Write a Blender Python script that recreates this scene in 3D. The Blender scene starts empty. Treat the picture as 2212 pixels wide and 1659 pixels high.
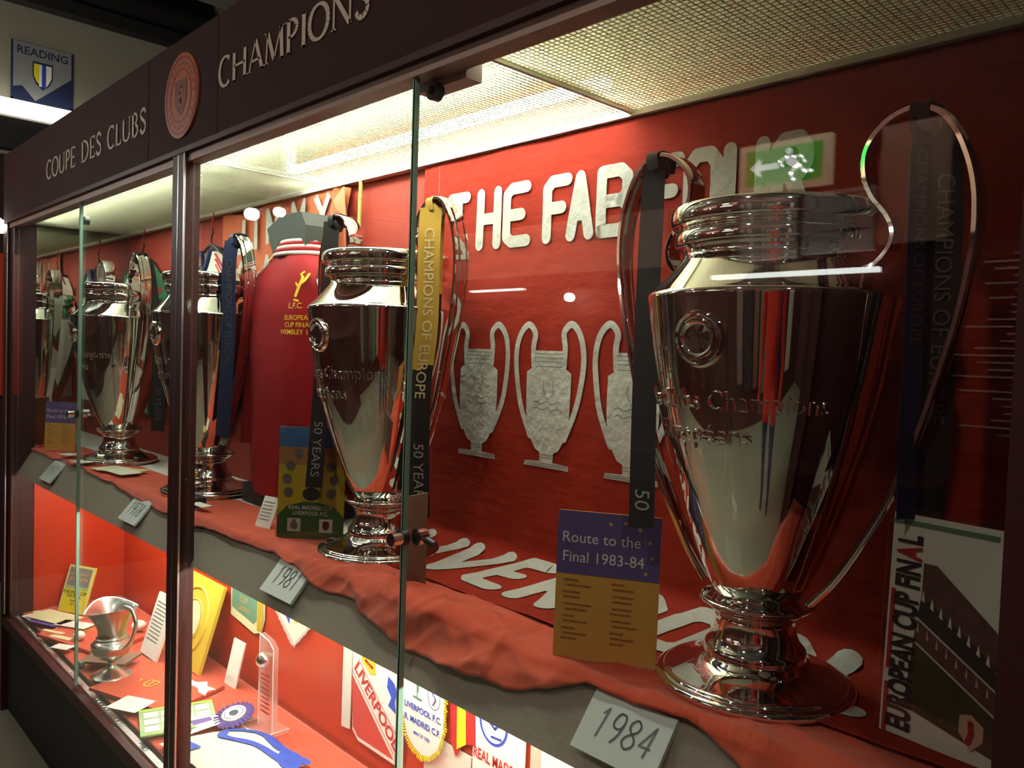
import bpy, bmesh, math, random
from mathutils import Vector, Matrix, noise
random.seed(7)
S = bpy.context.scene
COL = S.collection
PI = math.pi

# ------------------------------------------------------------------ camera
cam_d = bpy.data.cameras.new('camera'); cam = bpy.data.objects.new('camera', cam_d); COL.objects.link(cam)
cam_d.sensor_width = 36.0; cam_d.lens = 27.91; cam_d.clip_start = 0.02; cam_d.clip_end = 60
Rm = ((0.695922, -0.049918, 0.716380), (0.717390, 0.003453, -0.696663), (0.032302, 0.998747, 0.038213))
cam.matrix_world = Matrix.Translation((0, 0, 1.5)) @ Matrix(Rm).to_4x4()
S.camera = cam

# ------------------------------------------------------------------ world, exposure, light levels
w = bpy.data.worlds.new('dim_hall'); S.world = w; w.use_nodes = True
w.node_tree.nodes['Background'].inputs[0].default_value = (1.0, 0.93, 0.85, 1)
w.node_tree.nodes['Background'].inputs[1].default_value = 0.012
vs = S.view_settings
vs.view_transform = 'Standard'; vs.look = 'None'; vs.gamma = 1.0; vs.use_curve_mapping = False
vs.exposure = 0.85
CEIL_TUBE = 55.0      # fluorescent tubes above the ceiling louvre
SHELF_TUBE = 58.0     # tubes under the shelf
ROOM_FILL = 20.0      # watts of each unseen fill lamp added over the aisle
S.cycles.use_denoising = True; S.cycles.use_adaptive_sampling = True; S.cycles.adaptive_threshold = 0.03
S.cycles.caustics_reflective = False; S.cycles.caustics_refractive = False
S.cycles.sample_clamp_indirect = 6.0
S.cycles.max_bounces = 8; S.cycles.transparent_max_bounces = 24
S.cycles.glossy_bounces = 6; S.cycles.diffuse_bounces = 4; S.cycles.transmission_bounces = 6

# main planes of the place (metres; floor z = 0, glass front y = YG, back wall y = YB)
YG, YB = 0.757, 1.18
ZS = 1.060           # shelf top
ZC = 1.944           # louvre ceiling
ZF = 0.405           # floor of the lower compartment
XE = -3.57           # far end wall inside
XR = -0.180          # near post, inner edge

# ------------------------------------------------------------------ materials
def lin(c):
    return c / 12.92 if c <= 0.04045 else ((c + 0.055) / 1.055) ** 2.4
def rgb(r, g, b):
    return (lin(r / 255), lin(g / 255), lin(b / 255), 1)
MATS = {}
def mat(name, col, rough=0.6, metal=0.0, var=0.0, vscale=20.0, bump=0.0, bscale=60.0, emit=0.0, ecol=None,
        spec=None, sheen=0.0, stretch=None, transl=0.0):
    m = bpy.data.materials.new(name); m.use_nodes = True
    nt = m.node_tree; b = nt.nodes['Principled BSDF']
    b.inputs['Base Color'].default_value = col
    b.inputs['Roughness'].default_value = rough
    b.inputs['Metallic'].default_value = metal
    if spec is not None: b.inputs['Specular IOR Level'].default_value = spec
    if sheen: b.inputs['Sheen Weight'].default_value = sheen
    tc = nt.nodes.new('ShaderNodeTexCoord'); mp = nt.nodes.new('ShaderNodeMapping')
    nt.links.new(tc.outputs['Object'], mp.inputs[0])
    if stretch: mp.inputs['Scale'].default_value = stretch
    if var:
        n = nt.nodes.new('ShaderNodeTexNoise'); n.inputs['Scale'].default_value = vscale; n.inputs['Detail'].default_value = 4
        nt.links.new(mp.outputs[0], n.inputs['Vector'])
        r = nt.nodes.new('ShaderNodeMix'); r.data_type = 'RGBA'
        r.inputs[6].default_value = tuple(max(0, c * (1 - var)) for c in col[:3]) + (1,)
        r.inputs[7].default_value = tuple(min(1, c * (1 + var)) for c in col[:3]) + (1,)
        nt.links.new(n.outputs['Fac'], r.inputs[0]); nt.links.new(r.outputs[2], b.inputs['Base Color'])
    if bump:
        n2 = nt.nodes.new('ShaderNodeTexNoise'); n2.inputs['Scale'].default_value = bscale; n2.inputs['Detail'].default_value = 3
        nt.links.new(mp.outputs[0], n2.inputs['Vector'])
        bp = nt.nodes.new('ShaderNodeBump'); bp.inputs['Strength'].default_value = bump; bp.inputs['Distance'].default_value = 0.01
        nt.links.new(n2.outputs['Fac'], bp.inputs['Height']); nt.links.new(bp.outputs[0], b.inputs['Normal'])
    if emit:
        b.inputs['Emission Color'].default_value = ecol or (1, 1, 1, 1)
        b.inputs['Emission Strength'].default_value = emit
    if transl:
        t = nt.nodes.new('ShaderNodeBsdfTranslucent'); t.inputs[0].default_value = col
        mx = nt.nodes.new('ShaderNodeMixShader'); mx.inputs[0].default_value = transl
        out = nt.nodes['Material Output']
        nt.links.new(b.outputs[0], mx.inputs[1]); nt.links.new(t.outputs[0], mx.inputs[2]); nt.links.new(mx.outputs[0], out.inputs[0])
    MATS[name] = m
    return m
def glass_mat(name, tint, ior=1.5, extra=0.0, rough=0.0):
    m = bpy.data.materials.new(name); m.use_nodes = True
    nt = m.node_tree; nt.nodes.remove(nt.nodes['Principled BSDF']); out = nt.nodes['Material Output']
    fr = nt.nodes.new('ShaderNodeFresnel'); fr.inputs['IOR'].default_value = ior
    ge = nt.nodes.new('ShaderNodeNewGeometry'); mi = nt.nodes.new('ShaderNodeMix')    # same reflectance at both faces of the pane
    mi.inputs[2].default_value = ior; mi.inputs[3].default_value = 1.0 / ior
    nt.links.new(ge.outputs['Backfacing'], mi.inputs[0]); nt.links.new(mi.outputs[0], fr.inputs['IOR'])
    tr = nt.nodes.new('ShaderNodeBsdfTransparent'); tr.inputs[0].default_value = tint
    gl = nt.nodes.new('ShaderNodeBsdfGlossy'); gl.inputs['Roughness'].default_value = rough
    mx = nt.nodes.new('ShaderNodeMixShader')
    nt.links.new(fr.outputs[0], mx.inputs[0]); nt.links.new(tr.outputs[0], mx.inputs[1]); nt.links.new(gl.outputs[0], mx.inputs[2])
    nt.links.new(mx.outputs[0], out.inputs[0])
    MATS[name] = m
    return m

mat('brown', rgb(58, 26, 24), 0.5, spec=0.25, var=0.12, vscale=8, bump=0.03, bscale=200)
mat('fascia', rgb(50, 27, 23), 0.75, spec=0.15, var=0.15, vscale=5, bump=0.02, bscale=300)
mat('plinth', rgb(20, 16, 15), 0.7, var=0.2)
mat('lettering', rgb(178, 158, 140), 0.5)
mat('emblem_orange', rgb(158, 70, 32), 0.5, var=0.25, vscale=25)
mat('emblem_red', rgb(104, 38, 24), 0.5, var=0.25, vscale=40)
mat('soffit', rgb(140, 112, 100), 0.5, var=0.08)
mat('louvre', rgb(150, 148, 122), 1.0, var=0.04, vscale=6, transl=0.4)  # darkened copy for the lit panels, against tube glare
mat('louvre_spill', rgb(232, 226, 190), 1.0, var=0.06, vscale=6, transl=0.55)  # paler copy for the unlit panel, spilled tube light put into the colour
def film_mat(name, col, clear, back=.3):
    m = bpy.data.materials.new(name); m.use_nodes = True
    nt = m.node_tree; nt.nodes.remove(nt.nodes['Principled BSDF']); out = nt.nodes['Material Output']
    tr = nt.nodes.new('ShaderNodeBsdfTransparent'); tl_ = nt.nodes.new('ShaderNodeBsdfTranslucent'); tl_.inputs[0].default_value = col
    df = nt.nodes.new('ShaderNodeBsdfDiffuse'); df.inputs[0].default_value = col
    m1 = nt.nodes.new('ShaderNodeMixShader'); m1.inputs[0].default_value = back; m2 = nt.nodes.new('ShaderNodeMixShader'); m2.inputs[0].default_value = clear
    nt.links.new(tl_.outputs[0], m1.inputs[1]); nt.links.new(df.outputs[0], m1.inputs[2])
    nt.links.new(m1.outputs[0], m2.inputs[1]); nt.links.new(tr.outputs[0], m2.inputs[2]); nt.links.new(m2.outputs[0], out.inputs[0])
    MATS[name] = m
film_mat('diffuser', rgb(236, 236, 206), .72)
film_mat('diffuser_spill', rgb(252, 250, 228), .04, .12)  # denser, paler sheet for the unlit panel, imitating spilled tube light
mat('tray_grey', rgb(112, 112, 98), 0.8)
mat('tray', rgb(232, 230, 215), 0.6)
mat('tube', (1, 1, 1, 1), 0.4, emit=CEIL_TUBE, ecol=(0.90, 1.0, 0.92, 1))
mat('tube_new', (1, 1, 1, 1), 0.4, emit=CEIL_TUBE * 1.35, ecol=(0.90, 1.0, 0.92, 1))
mat('tube2', (1, 1, 1, 1), 0.4, emit=SHELF_TUBE, ecol=(0.90, 1.0, 0.92, 1))
mat('red_wall', rgb(146, 42, 20), 0.75, var=0.08, vscale=3, bump=0.05, bscale=150)
mat('red_gloss', rgb(176, 52, 26), 0.3, var=0.06, vscale=3)
mat('mirror', (0.80, 0.79, 0.74, 1), 0.02, 1.0)
mat('shelf_grey', rgb(140, 128, 112), 0.85, var=0.16, vscale=120, bump=0.15, bscale=400)
mat('shelf_white', rgb(215, 210, 195), 0.6)
mat('cloth', rgb(196, 68, 32), 0.85, var=0.08, vscale=8, bump=0.12, bscale=700, sheen=0.2)
mat('banner', rgb(138, 32, 12), 0.8, var=0.1, vscale=6, bump=0.25, bscale=26, stretch=(0.7, 1, 1.6), spec=0.2)
mat('applique', rgb(186, 182, 168), 0.75, var=0.08, vscale=40, bump=0.45, bscale=38, sheen=0.1, stretch=(1.4, 1, 1.2))
mat('stitch', rgb(95, 92, 90), 0.8)
mat('orange_flag', rgb(186, 84, 26), 0.75, var=0.12, vscale=8, bump=0.25, bscale=25, sheen=0.2)
mat('silver', (0.86, 0.85, 0.80, 1), 0.035, 1.0)
mat('silver_soft', (0.82, 0.81, 0.77, 1), 0.12, 1.0)
mat('chrome', (0.85, 0.85, 0.85, 1), 0.1, 1.0)
mat('pewter', (0.52, 0.54, 0.50, 1), 0.24, 1.0, bump=0.05, bscale=40)
mat('alu', (0.62, 0.62, 0.6, 1), 0.3, 1.0)
mat('black_metal', rgb(30, 30, 32), 0.4)
mat('black', rgb(22, 21, 22), 0.6)
mat('ribbon_black', rgb(28, 25, 23), 0.5, spec=0.25, bump=0.05, bscale=80)
mat('ribbon_blue', rgb(34, 42, 70), 0.5, spec=0.25, bump=0.05, bscale=80)
mat('ribbon_gold', rgb(188, 146, 58), 0.5, spec=0.25, bump=0.05, bscale=80)  # gold of the knot; on the tails it paints a reflected panel
mat('ribbon_text', rgb(72, 68, 62), 0.5)
mat('ribbon_text_grey', rgb(140, 134, 124), 0.5)
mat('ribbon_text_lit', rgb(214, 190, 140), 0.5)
mat('glass', (0, 0, 0, 1)); glass_mat('glass', (0.975, 0.985, 0.975, 1), 1.52)
glass_mat('acrylic', (0.95, 0.95, 0.94, 1), 1.5)
film_mat('frosted', rgb(250, 240, 232), .72)
mat('glass_edge', rgb(10, 34, 30), 0.15)
mat('glass_edge_pale', rgb(150, 185, 165), 0.2)
mat('plaque', rgb(205, 210, 202), 0.4)
mat('plaque_text', rgb(98, 103, 106), 0.5)
mat('white', rgb(228, 224, 212), 0.7, var=0.03)
mat('paper', rgb(222, 216, 190), 0.75, var=0.05)
mat('cream', rgb(214, 206, 158), 0.75, var=0.06)
mat('yellow', rgb(226, 206, 32), 0.6)
mat('gold_plate', rgb(214, 182, 60), 0.35, var=0.12, vscale=9, bump=0.05, bscale=30)
mat('navy', rgb(24, 34, 70), 0.6)
mat('blue', rgb(38, 66, 168), 0.7, var=0.1)
mat('sky_blue', rgb(70, 116, 172), 0.5)
mat('purple', rgb(88, 62, 134), 0.6)
mat('card_blue', rgb(92, 80, 130), 0.55, var=0.06)
mat('card_ochre', rgb(206, 156, 70), 0.6, var=0.06)
mat('card_star', rgb(214, 164, 100), 0.6)
mat('card_text', rgb(126, 62, 24), 0.7)
mat('card_white', rgb(226, 220, 205), 0.6)
mat('kraft', rgb(120, 92, 74), 0.8, var=0.08)
mat('grass_green', rgb(52, 104, 48), 0.5)
mat('lime', rgb(150, 196, 70), 0.6)
mat('pale_green', rgb(150, 176, 128), 0.6, var=0.1)
mat('teal_green', rgb(92, 130, 106), 0.5)
mat('prog_yellow', rgb(214, 186, 44), 0.5)
mat('prog_orange', rgb(190, 130, 80), 0.5)
mat('prog_grey', rgb(120, 112, 108), 0.7, var=0.5, vscale=60)
mat('prog_dark', rgb(50, 44, 42), 0.7, var=0.4, vscale=50)
mat('prog_stand', rgb(96, 62, 56), 0.7, var=0.5, vscale=90)
mat('prog_pitch', rgb(66, 60, 34), 0.7, var=0.4, vscale=60)
mat('red_print', rgb(176, 34, 34), 0.6)
mat('jacket', rgb(140, 18, 24), 0.7, var=0.06, vscale=5, bump=0.2, bscale=18, spec=0.2)
mat('mannequin', rgb(58, 62, 58), 0.8, var=0.06)
mat('yellow_print', rgb(232, 190, 40), 0.6)
mat('shirt_white', rgb(214, 212, 196), 0.8, bump=0.3, bscale=18)
mat('shirt_green', rgb(44, 110, 76), 0.8, bump=0.3, bscale=18)
mat('rope', rgb(200, 172, 92), 0.9, bump=0.5, bscale=300)
mat('carpet', rgb(120, 116, 98), 0.95, var=0.22, vscale=300, bump=0.3, bscale=500)
mat('plaster', rgb(140, 136, 118), 0.9, var=0.08, vscale=4, bump=0.05)
mat('dark_ceiling', rgb(40, 42, 40), 0.9, var=0.3, vscale=3)
mat('duct', rgb(112, 112, 106), 0.6, var=0.2, vscale=4)
mat('hall_wall', rgb(74, 34, 30), 0.85, var=0.15, vscale=2)
mat('hall_tube', (1, 1, 1, 1), 0.5, emit=28.0, ecol=(1, 0.93, 0.82, 1))
mat('lit_strip', (1, 1, 1, 1), 0.5, emit=1.6, ecol=(1, 0.95, 0.88, 1))
mat('case_strip', (1, 1, 1, 1), 0.5, emit=6.0, ecol=(0.95, 1.0, 0.95, 1))
mat('exit_green', rgb(30, 150, 50), 0.5, emit=.8, ecol=rgb(60, 215, 80))
mat('exit_white', (1, 1, 1, 1), 0.5, emit=2.6, ecol=(0.95, 1, 0.95, 1))
mat('exit_box', rgb(214, 200, 170), 0.6, emit=0.8, ecol=rgb(230, 205, 160))
mat('poster_grey', rgb(128, 130, 128), 0.6, var=0.1)
mat('pale_red', rgb(186, 62, 52), 0.7)
mat('hall_shade', rgb(38, 24, 22), 0.9, var=0.2, vscale=2)
mat('board_white', rgb(225, 215, 205), 0.7)
mat('board_beige', rgb(205, 165, 145), 0.8)

# ------------------------------------------------------------------ mesh helpers
def root_of(o):
    while o.parent: o = o.parent
    return o
class MB:
    """collects verts and faces in world coordinates, build() links ONE mesh object"""
    def __init__(s): s.v = []; s.f = []
    def add(s, vs_, fs):
        k = len(s.v); s.v += [tuple(p) for p in vs_]; s.f += [tuple(i + k for i in f) for f in fs]; return s
    def box(s, x0, x1, y0, y1, z0, z1):
        return s.add([(x, y, z) for x in (x0, x1) for y in (y0, y1) for z in (z0, z1)],
                     [(0, 1, 3, 2), (4, 6, 7, 5), (0, 4, 5, 1), (2, 3, 7, 6), (0, 2, 6, 4), (1, 5, 7, 3)])
    def prism(s, pts, fn, d0, d1):
        """2D polygon extruded: fn(a, b, d) -> 3D"""
        n = len(pts)
        return s.add([fn(a, b, d0) for a, b in pts] + [fn(a, b, d1) for a, b in pts],
                     [tuple(range(n))[::-1], tuple(range(n, 2 * n))] + [(i, (i + 1) % n, n + (i + 1) % n, n + i) for i in range(n)])
    def lathe(s, prof, c=(0, 0, 0), n=48, cap=True):
        vs_ = []; fs = []; m = len(prof)
        for i in range(n):
            a = 2 * PI * i / n
            for r, z in prof: vs_.append((c[0] + r * math.cos(a), c[1] + r * math.sin(a), c[2] + z))
        for i in range(n):
            j = (i + 1) % n
            for k in range(m - 1): fs.append((i * m + k, j * m + k, j * m + k + 1, i * m + k + 1))
        if cap:
            if prof[0][0] > 1e-4: fs.append(tuple(i * m for i in range(n))[::-1])
            if prof[-1][0] > 1e-4: fs.append(tuple(i * m + m - 1 for i in range(n)))
        return s.add(vs_, fs)
    def tube(s, path, r, n=8, close=False):
        P = [Vector(p) for p in path]; vs_ = []; fs = []
        rr = r if isinstance(r, (list, tuple)) else [r] * len(P)
        up = Vector((0, 0, 1)); nv = None
        for i, p in enumerate(P):
            t = (P[min(i + 1, len(P) - 1)] - P[max(i - 1, 0)]).normalized()
            if nv is None: nv = t.cross(up if abs(t.z) < 0.9 else Vector((1, 0, 0))).normalized()
            nv = (nv - t * nv.dot(t)).normalized(); b = t.cross(nv)
            for k in range(n):
                a = 2 * PI * k / n; vs_.append(p + rr[i] * (math.cos(a) * nv + math.sin(a) * b))
        for i in range(len(P) - 1):
            for k in range(n): fs.append((i * n + k, i * n + (k + 1) % n, (i + 1) * n + (k + 1) % n, (i + 1) * n + k))
        fs.append(tuple(range(n))[::-1]); fs.append(tuple(range((len(P) - 1) * n, len(P) * n)))
        return s.add(vs_, fs)
    def sweep(s, path, wdir, section, scale=None):
        """section [(a along wdir, b along normal)] swept along path"""
        P = [Vector(p) for p in path]; m = len(section); vs_ = []; fs = []
        for i, p in enumerate(P):
            t = (P[min(i + 1, len(P) - 1)] - P[max(i - 1, 0)]).normalized()
            wd = Vector(wdir[i] if isinstance(wdir, list) else wdir); wd = (wd - t * wd.dot(t)).normalized(); nn = t.cross(wd)
            k = scale[i] if scale else 1
            for a, b in section: vs_.append(p + wd * a * k + nn * b)
        for i in range(len(P) - 1):
            for k in range(m): fs.append((i * m + k, i * m + (k + 1) % m, (i + 1) * m + (k + 1) % m, (i + 1) * m + k))
        fs.append(tuple(range(m))[::-1]); fs.append(tuple(range((len(P) - 1) * m, len(P) * m)))
        return s.add(vs_, fs)
    def grid(s, nu, nv, fn):
        vs_ = [fn(i / nu, j / nv) for i in range(nu + 1) for j in range(nv + 1)]
        return s.add(vs_, [(i * (nv + 1) + j, (i + 1) * (nv + 1) + j, (i + 1) * (nv + 1) + j + 1, i * (nv + 1) + j + 1) for i in range(nu) for j in range(nv)])
    def build(s, name, m, parent=None, smooth=None, fix=True):
        me = bpy.data.meshes.new(name)
        if parent is not None: off = root_of(parent).location.copy()
        else:
            xs, ys, zs = zip(*s.v); off = Vector(((min(xs) + max(xs)) / 2, (min(ys) + max(ys)) / 2, min(zs)))
        me.from_pydata([(x - off.x, y - off.y, z - off.z) for x, y, z in s.v], [], s.f)
        if fix:
            bm = bmesh.new(); bm.from_mesh(me); bmesh.ops.recalc_face_normals(bm, faces=bm.faces); bm.to_mesh(me); bm.free()
        me.materials.append(MATS[m])
        if smooth is not None:
            me.polygons.foreach_set('use_smooth', [True] * len(me.polygons)); me.set_sharp_from_angle(angle=math.radians(smooth))
        me.update()
        o = bpy.data.objects.new(name, me); COL.objects.link(o)
        if parent is None: o.location = off
        else: o.parent = parent
        return o
def tag(o, label, cat, group=None, kind=None):
    o['label'] = label
    if cat: o['category'] = cat
    if group: o['group'] = group
    if kind: o['kind'] = kind
    return o
def thing(name, label, cat, loc, group=None):
    o = bpy.data.objects.new(name, None); o.empty_display_size = 0.05; COL.objects.link(o); o.location = loc
    return tag(o, label, cat, group)
def struct(o): o['kind'] = 'structure'; return o

class Fr:
    """a flat frame: origin o, right u, up v, normal n (towards the viewer)"""
    def __init__(s, o, u, v):
        s.o = Vector(o); s.u = Vector(u).normalized(); s.v = Vector(v).normalized(); s.n = s.u.cross(s.v).normalized()
    def __call__(s, a, b, d=0.0): return s.o + s.u * a + s.v * b + s.n * d
    def rot(s, deg, a=0, b=0):
        c, q = math.cos(math.radians(deg)), math.sin(math.radians(deg))
        return Fr(s(a, b), s.u * c + s.v * q, s.v * c - s.u * q)

def spline(pts, n=8):
    P = [Vector(p) for p in pts]; out = []
    for i in range(len(P) - 1):
        p0, p1, p2, p3 = P[max(i - 1, 0)], P[i], P[i + 1], P[min(i + 2, len(P) - 1)]
        for k in range(n):
            t = k / n
            out.append(0.5 * ((2 * p1) + (p2 - p0) * t + (2 * p0 - 5 * p1 + 4 * p2 - p3) * t * t + (3 * p1 - p0 - 3 * p2 + p3) * t ** 3))
    out.append(P[-1]); return out

# ---- text with the built-in sans face, flattened to 2D triangles
_tc = {}
def text2d(s, size, bold=0.0):
    key = (s, bold)
    if key not in _tc:
        cu = bpy.data.curves.new('t', 'FONT'); cu.body = s; cu.size = 1.0; cu.align_x = 'CENTER'; cu.align_y = 'CENTER'; cu.resolution_u = 3
        cu.offset = bold
        o = bpy.data.objects.new('t', cu); COL.objects.link(o)
        dg = bpy.context.evaluated_depsgraph_get(); dg.update()
        me = bpy.data.meshes.new_from_object(o.evaluated_get(dg))
        _tc[key] = ([(v.co.x, v.co.y) for v in me.vertices], [tuple(p.vertices) for p in me.polygons])
        bpy.data.meshes.remove(me); bpy.data.objects.remove(o); bpy.data.curves.remove(cu)
    vs_, fs = _tc[key]
    return [(x * size, y * size) for x, y in vs_], fs
def text_on(mb, s, fn, size, cx=0, cy=0, d=0.0006, xs=1.0, bold=0.0):
    vs_, fs = text2d(s, size, bold)
    return mb.add([fn(cx + x * xs, cy + y, d) for x, y in vs_], fs)
def thick_text(mb, s, fn, size, cx, cy, d0, d1, bold=0.0, xs=1.0):
    vs_, fs = text2d(s, size, bold); n = len(vs_)
    ed = {}
    for f in fs:
        for i in range(len(f)):
            e = (f[i], f[(i + 1) % len(f)]); r = (e[1], e[0])
            if r in ed: del ed[r]
            else: ed[e] = 1
    V = [fn(cx + x * xs, cy + y, d1) for x, y in vs_] + [fn(cx + x * xs, cy + y, d0) for x, y in vs_]
    return mb.add(V, list(fs) + [(a, a + n, b + n, b) for a, b in ed])

# ---- stroke letters (unit cell, y up)
GL = {
 'T': [[(0, 1), (1, 1)], [(.5, 1), (.5, 0)]], 'H': [[(0, 0), (0, 1)], [(1, 0), (1, 1)], [(0, .5), (1, .5)]],
 'E': [[(1, 1), (.25, 1), (0, .9), (0, .1), (.25, 0), (1, 0)], [(0, .5), (.75, .5)]],
 'F': [[(1, 1), (.25, 1), (0, .88), (0, 0)], [(0, .52), (.75, .52)]],
 'A': [[(0, 0), (.5, 1), (1, 0)], [(.22, .35), (.78, .35)]],
 'B': [[(0, 0), (0, 1), (.75, 1), (1, .88), (1, .62), (.8, .5), (0, .5)], [(.8, .5), (1, .4), (1, .12), (.75, 0), (0, 0)]],
 'O': [[(0, .15), (0, .85), (.25, 1), (.75, 1), (1, .85), (1, .15), (.75, 0), (.25, 0), (0, .15)]],
 'U': [[(0, 1), (0, .15), (.25, 0), (.75, 0), (1, .15), (1, 1)]],
 'R': [[(0, 0), (0, .85), (.25, 1), (.75, 1), (1, .85), (1, .65), (.75, .5), (0, .5)], [(.5, .5), (1, 0)]],
 'P': [[(0, 0), (0, 1), (.75, 1), (1, .85), (1, .62), (.75, .48), (0, .48)]],
 'L': [[(0, 1), (0, 0), (1, 0)]], 'I': [[(.5, 0), (.5, 1)]], 'V': [[(0, 1), (.5, 0), (1, 1)]],
 'M': [[(0, 0), (0, 1), (.5, .35), (1, 1), (1, 0)]], 'Y': [[(0, 1), (.5, .5), (1, 1)], [(.5, .5), (.5, 0)]],
 'J': [[(1, 1), (1, .2), (.7, 0), (.3, 0), (0, .2)]], 'C': [[(1, .85), (.75, 1), (.25, 1), (0, .85), (0, .15), (.25, 0), (.75, 0), (1, .15)]],
 'S': [[(1, .85), (.75, 1), (.25, 1), (0, .8), (.1, .58), (.9, .42), (1, .2), (.75, 0), (.25, 0), (0, .15)]],
 'K': [[(0, 0), (0, 1)], [(1, 1), (0, .45), (1, 0)]], 'N': [[(0, 0), (0, 1), (1, 0), (1, 1)]],
 'D': [[(0, 0), (0, 1), (.6, 1), (1, .75), (1, .25), (.6, 0), (0, 0)]], 'G': [[(1, .85), (.75, 1), (.25, 1), (0, .8), (0, .2), (.25, 0), (.75, 0), (1, .2), (1, .45), (.6, .45)]],
 '1': [[(.25, .8), (.55, 1), (.55, 0)]], '9': [[(.95, .7), (.75, .5), (.25, .5), (.05, .7), (.2, .95), (.5, 1), (.8, .95), (.95, .7), (.85, .3), (.55, 0)]],
 '8': [[(.5, .52), (.15, .65), (.1, .85), (.5, 1), (.9, .85), (.85, .65), (.5, .52), (.1, .35), (.05, .15), (.5, 0), (.95, .15), (.9, .35), (.5, .52)]],
 '7': [[(.05, 1), (.95, 1), (.4, 0)]], '4': [[(.75, 0), (.75, 1), (.05, .3), (1, .3)]],
}
def stroke(mb, pts, fn, wd, d, sub=0.03, caps=True, maps=lambda p: p, thick=0.0):
    """polyline in the 2D plane of fn, width wd, round caps and joints"""
    Q = [Vector(p) for p in pts]
    for i in range(len(Q) - 1):
        a, b = Q[i], Q[i + 1]; L = (b - a).length
        if L < 1e-6: continue
        t = (b - a) / L; nn = Vector((-t.y, t.x)) * wd / 2; k = max(1, int(L / sub))
        vs_ = []
        for j in range(k + 1):
            p = a + (b - a) * j / k; vs_ += [fn(*(p + nn), d), fn(*(p - nn), d)]
        mb.add(vs_, [(2 * j, 2 * j + 1, 2 * j + 3, 2 * j + 2) for j in range(k)])
    for i, p in enumerate(Q):
        if caps or 0 < i < len(Q) - 1:
            mb.add([fn(p.x + wd / 2 * math.cos(q * PI / 6), p.y + wd / 2 * math.sin(q * PI / 6), d) for q in range(12)], [tuple(range(12))])
    return mb
def glyph(mb, ch, fn, x0, y0, wd, ht, sw, d, caps=True, slant=0.0):
    for st in GL[ch]:
        if ch in '98': st = [(p.x, p.y) for p in spline([(a, b, 0) for a, b in st], 4)]
        stroke(mb, [(x0 + p[0] * wd + p[1] * ht * slant, y0 + p[1] * ht) for p in st], fn, sw, d, caps=caps)
    return mb

# ---- roman capitals with thick and thin strokes and serifs (for the header boards)
def arc(cx, cy, rx, ry, a0, a1, n=14): return [(cx + rx * math.cos(math.radians(a0 + (a1 - a0) * i / n)), cy + ry * math.sin(math.radians(a0 + (a1 - a0) * i / n))) for i in range(n + 1)]
SER = {  # (advance, [(points, weight or None for by-direction)], [serif x centres at base], [serif x centres at top])
 'C': (.80, [(arc(.42, .5, .36, .5, 48, 312), None)], [], []), 'O': (.95, [(arc(.46, .5, .40, .5, 0, 360, 22), None)], [], []),
 'U': (.88, [([(.15, 1), (.15, .3)], 1), (arc(.43, .3, .28, .3, 180, 360, 10), None), ([(.71, .3), (.71, 1)], .45)], [], [.15, .71]),
 'P': (.66, [([(.15, 0), (.15, 1)], 1), (arc(.22, .74, .32, .26, 90, -90, 12), None), ([(.15, 1), (.25, 1)], .4), ([(.15, .48), (.25, .48)], .4)], [.15], [.1]),
 'E': (.68, [([(.15, 0), (.15, 1)], 1), ([(.15, .985), (.55, .985)], .4), ([(.15, .5), (.45, .5)], .4), ([(.15, .015), (.58, .015)], .4), ([(.55, 1), (.55, .84)], .4), ([(.58, 0), (.58, .18)], .4), ([(.45, .42), (.45, .58)], .4)], [.1], [.1]),
 'D': (.90, [([(.15, 0), (.15, 1)], 1), (arc(.25, .5, .52, .5, 90, -90, 14), None), ([(.15, .985), (.28, .985)], .4), ([(.15, .015), (.28, .015)], .4)], [.1], [.1]),
 'S': (.62, [([(.50, .80), (.46, .93), (.32, 1), (.17, .96), (.09, .82), (.13, .68), (.28, .56), (.43, .44), (.52, .28), (.47, .1), (.32, 0), (.16, .04), (.07, .2)], .75)], [], []),
 'L': (.66, [([(.15, 0), (.15, 1)], 1), ([(.15, .015), (.55, .015)], .4), ([(.56, 0), (.56, .2)], .4)], [.1], [.15]),
 'B': (.74, [([(.15, 0), (.15, 1)], 1), (arc(.22, .76, .28, .24, 90, -90, 10), None), (arc(.22, .26, .36, .26, 90, -90, 12), None), ([(.15, .985), (.25, .985)], .4), ([(.15, .51), (.25, .51)], .4), ([(.15, .015), (.25, .015)], .4)], [.1], [.1]),
 'H': (.94, [([(.15, 0), (.15, 1)], 1), ([(.77, 0), (.77, 1)], 1), ([(.15, .5), (.77, .5)], .4)], [.15, .77], [.15, .77]),
 'A': (.88, [([(.08, 0), (.42, 1)], .45), ([(.42, 1), (.78, 0)], 1), ([(.2, .34), (.66, .34)], .4)], [.08, .78], []),
 'M': (1.08, [([(.12, 0), (.18, 1)], .45), ([(.18, 1), (.52, .05)], 1), ([(.52, .05), (.86, 1)], .45), ([(.86, 1), (.92, 0)], 1)], [.12, .92], [.13, .9]),
 'I': (.40, [([(.2, 0), (.2, 1)], 1)], [.2], [.2]), 'N': (.96, [([(.15, 0), (.15, 1)], .45), ([(.15, 1), (.8, 0)], 1), ([(.8, 0), (.8, 1)], .45)], [.15], [.12, .8]), ' ': (.45, [], [], [])}
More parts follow.
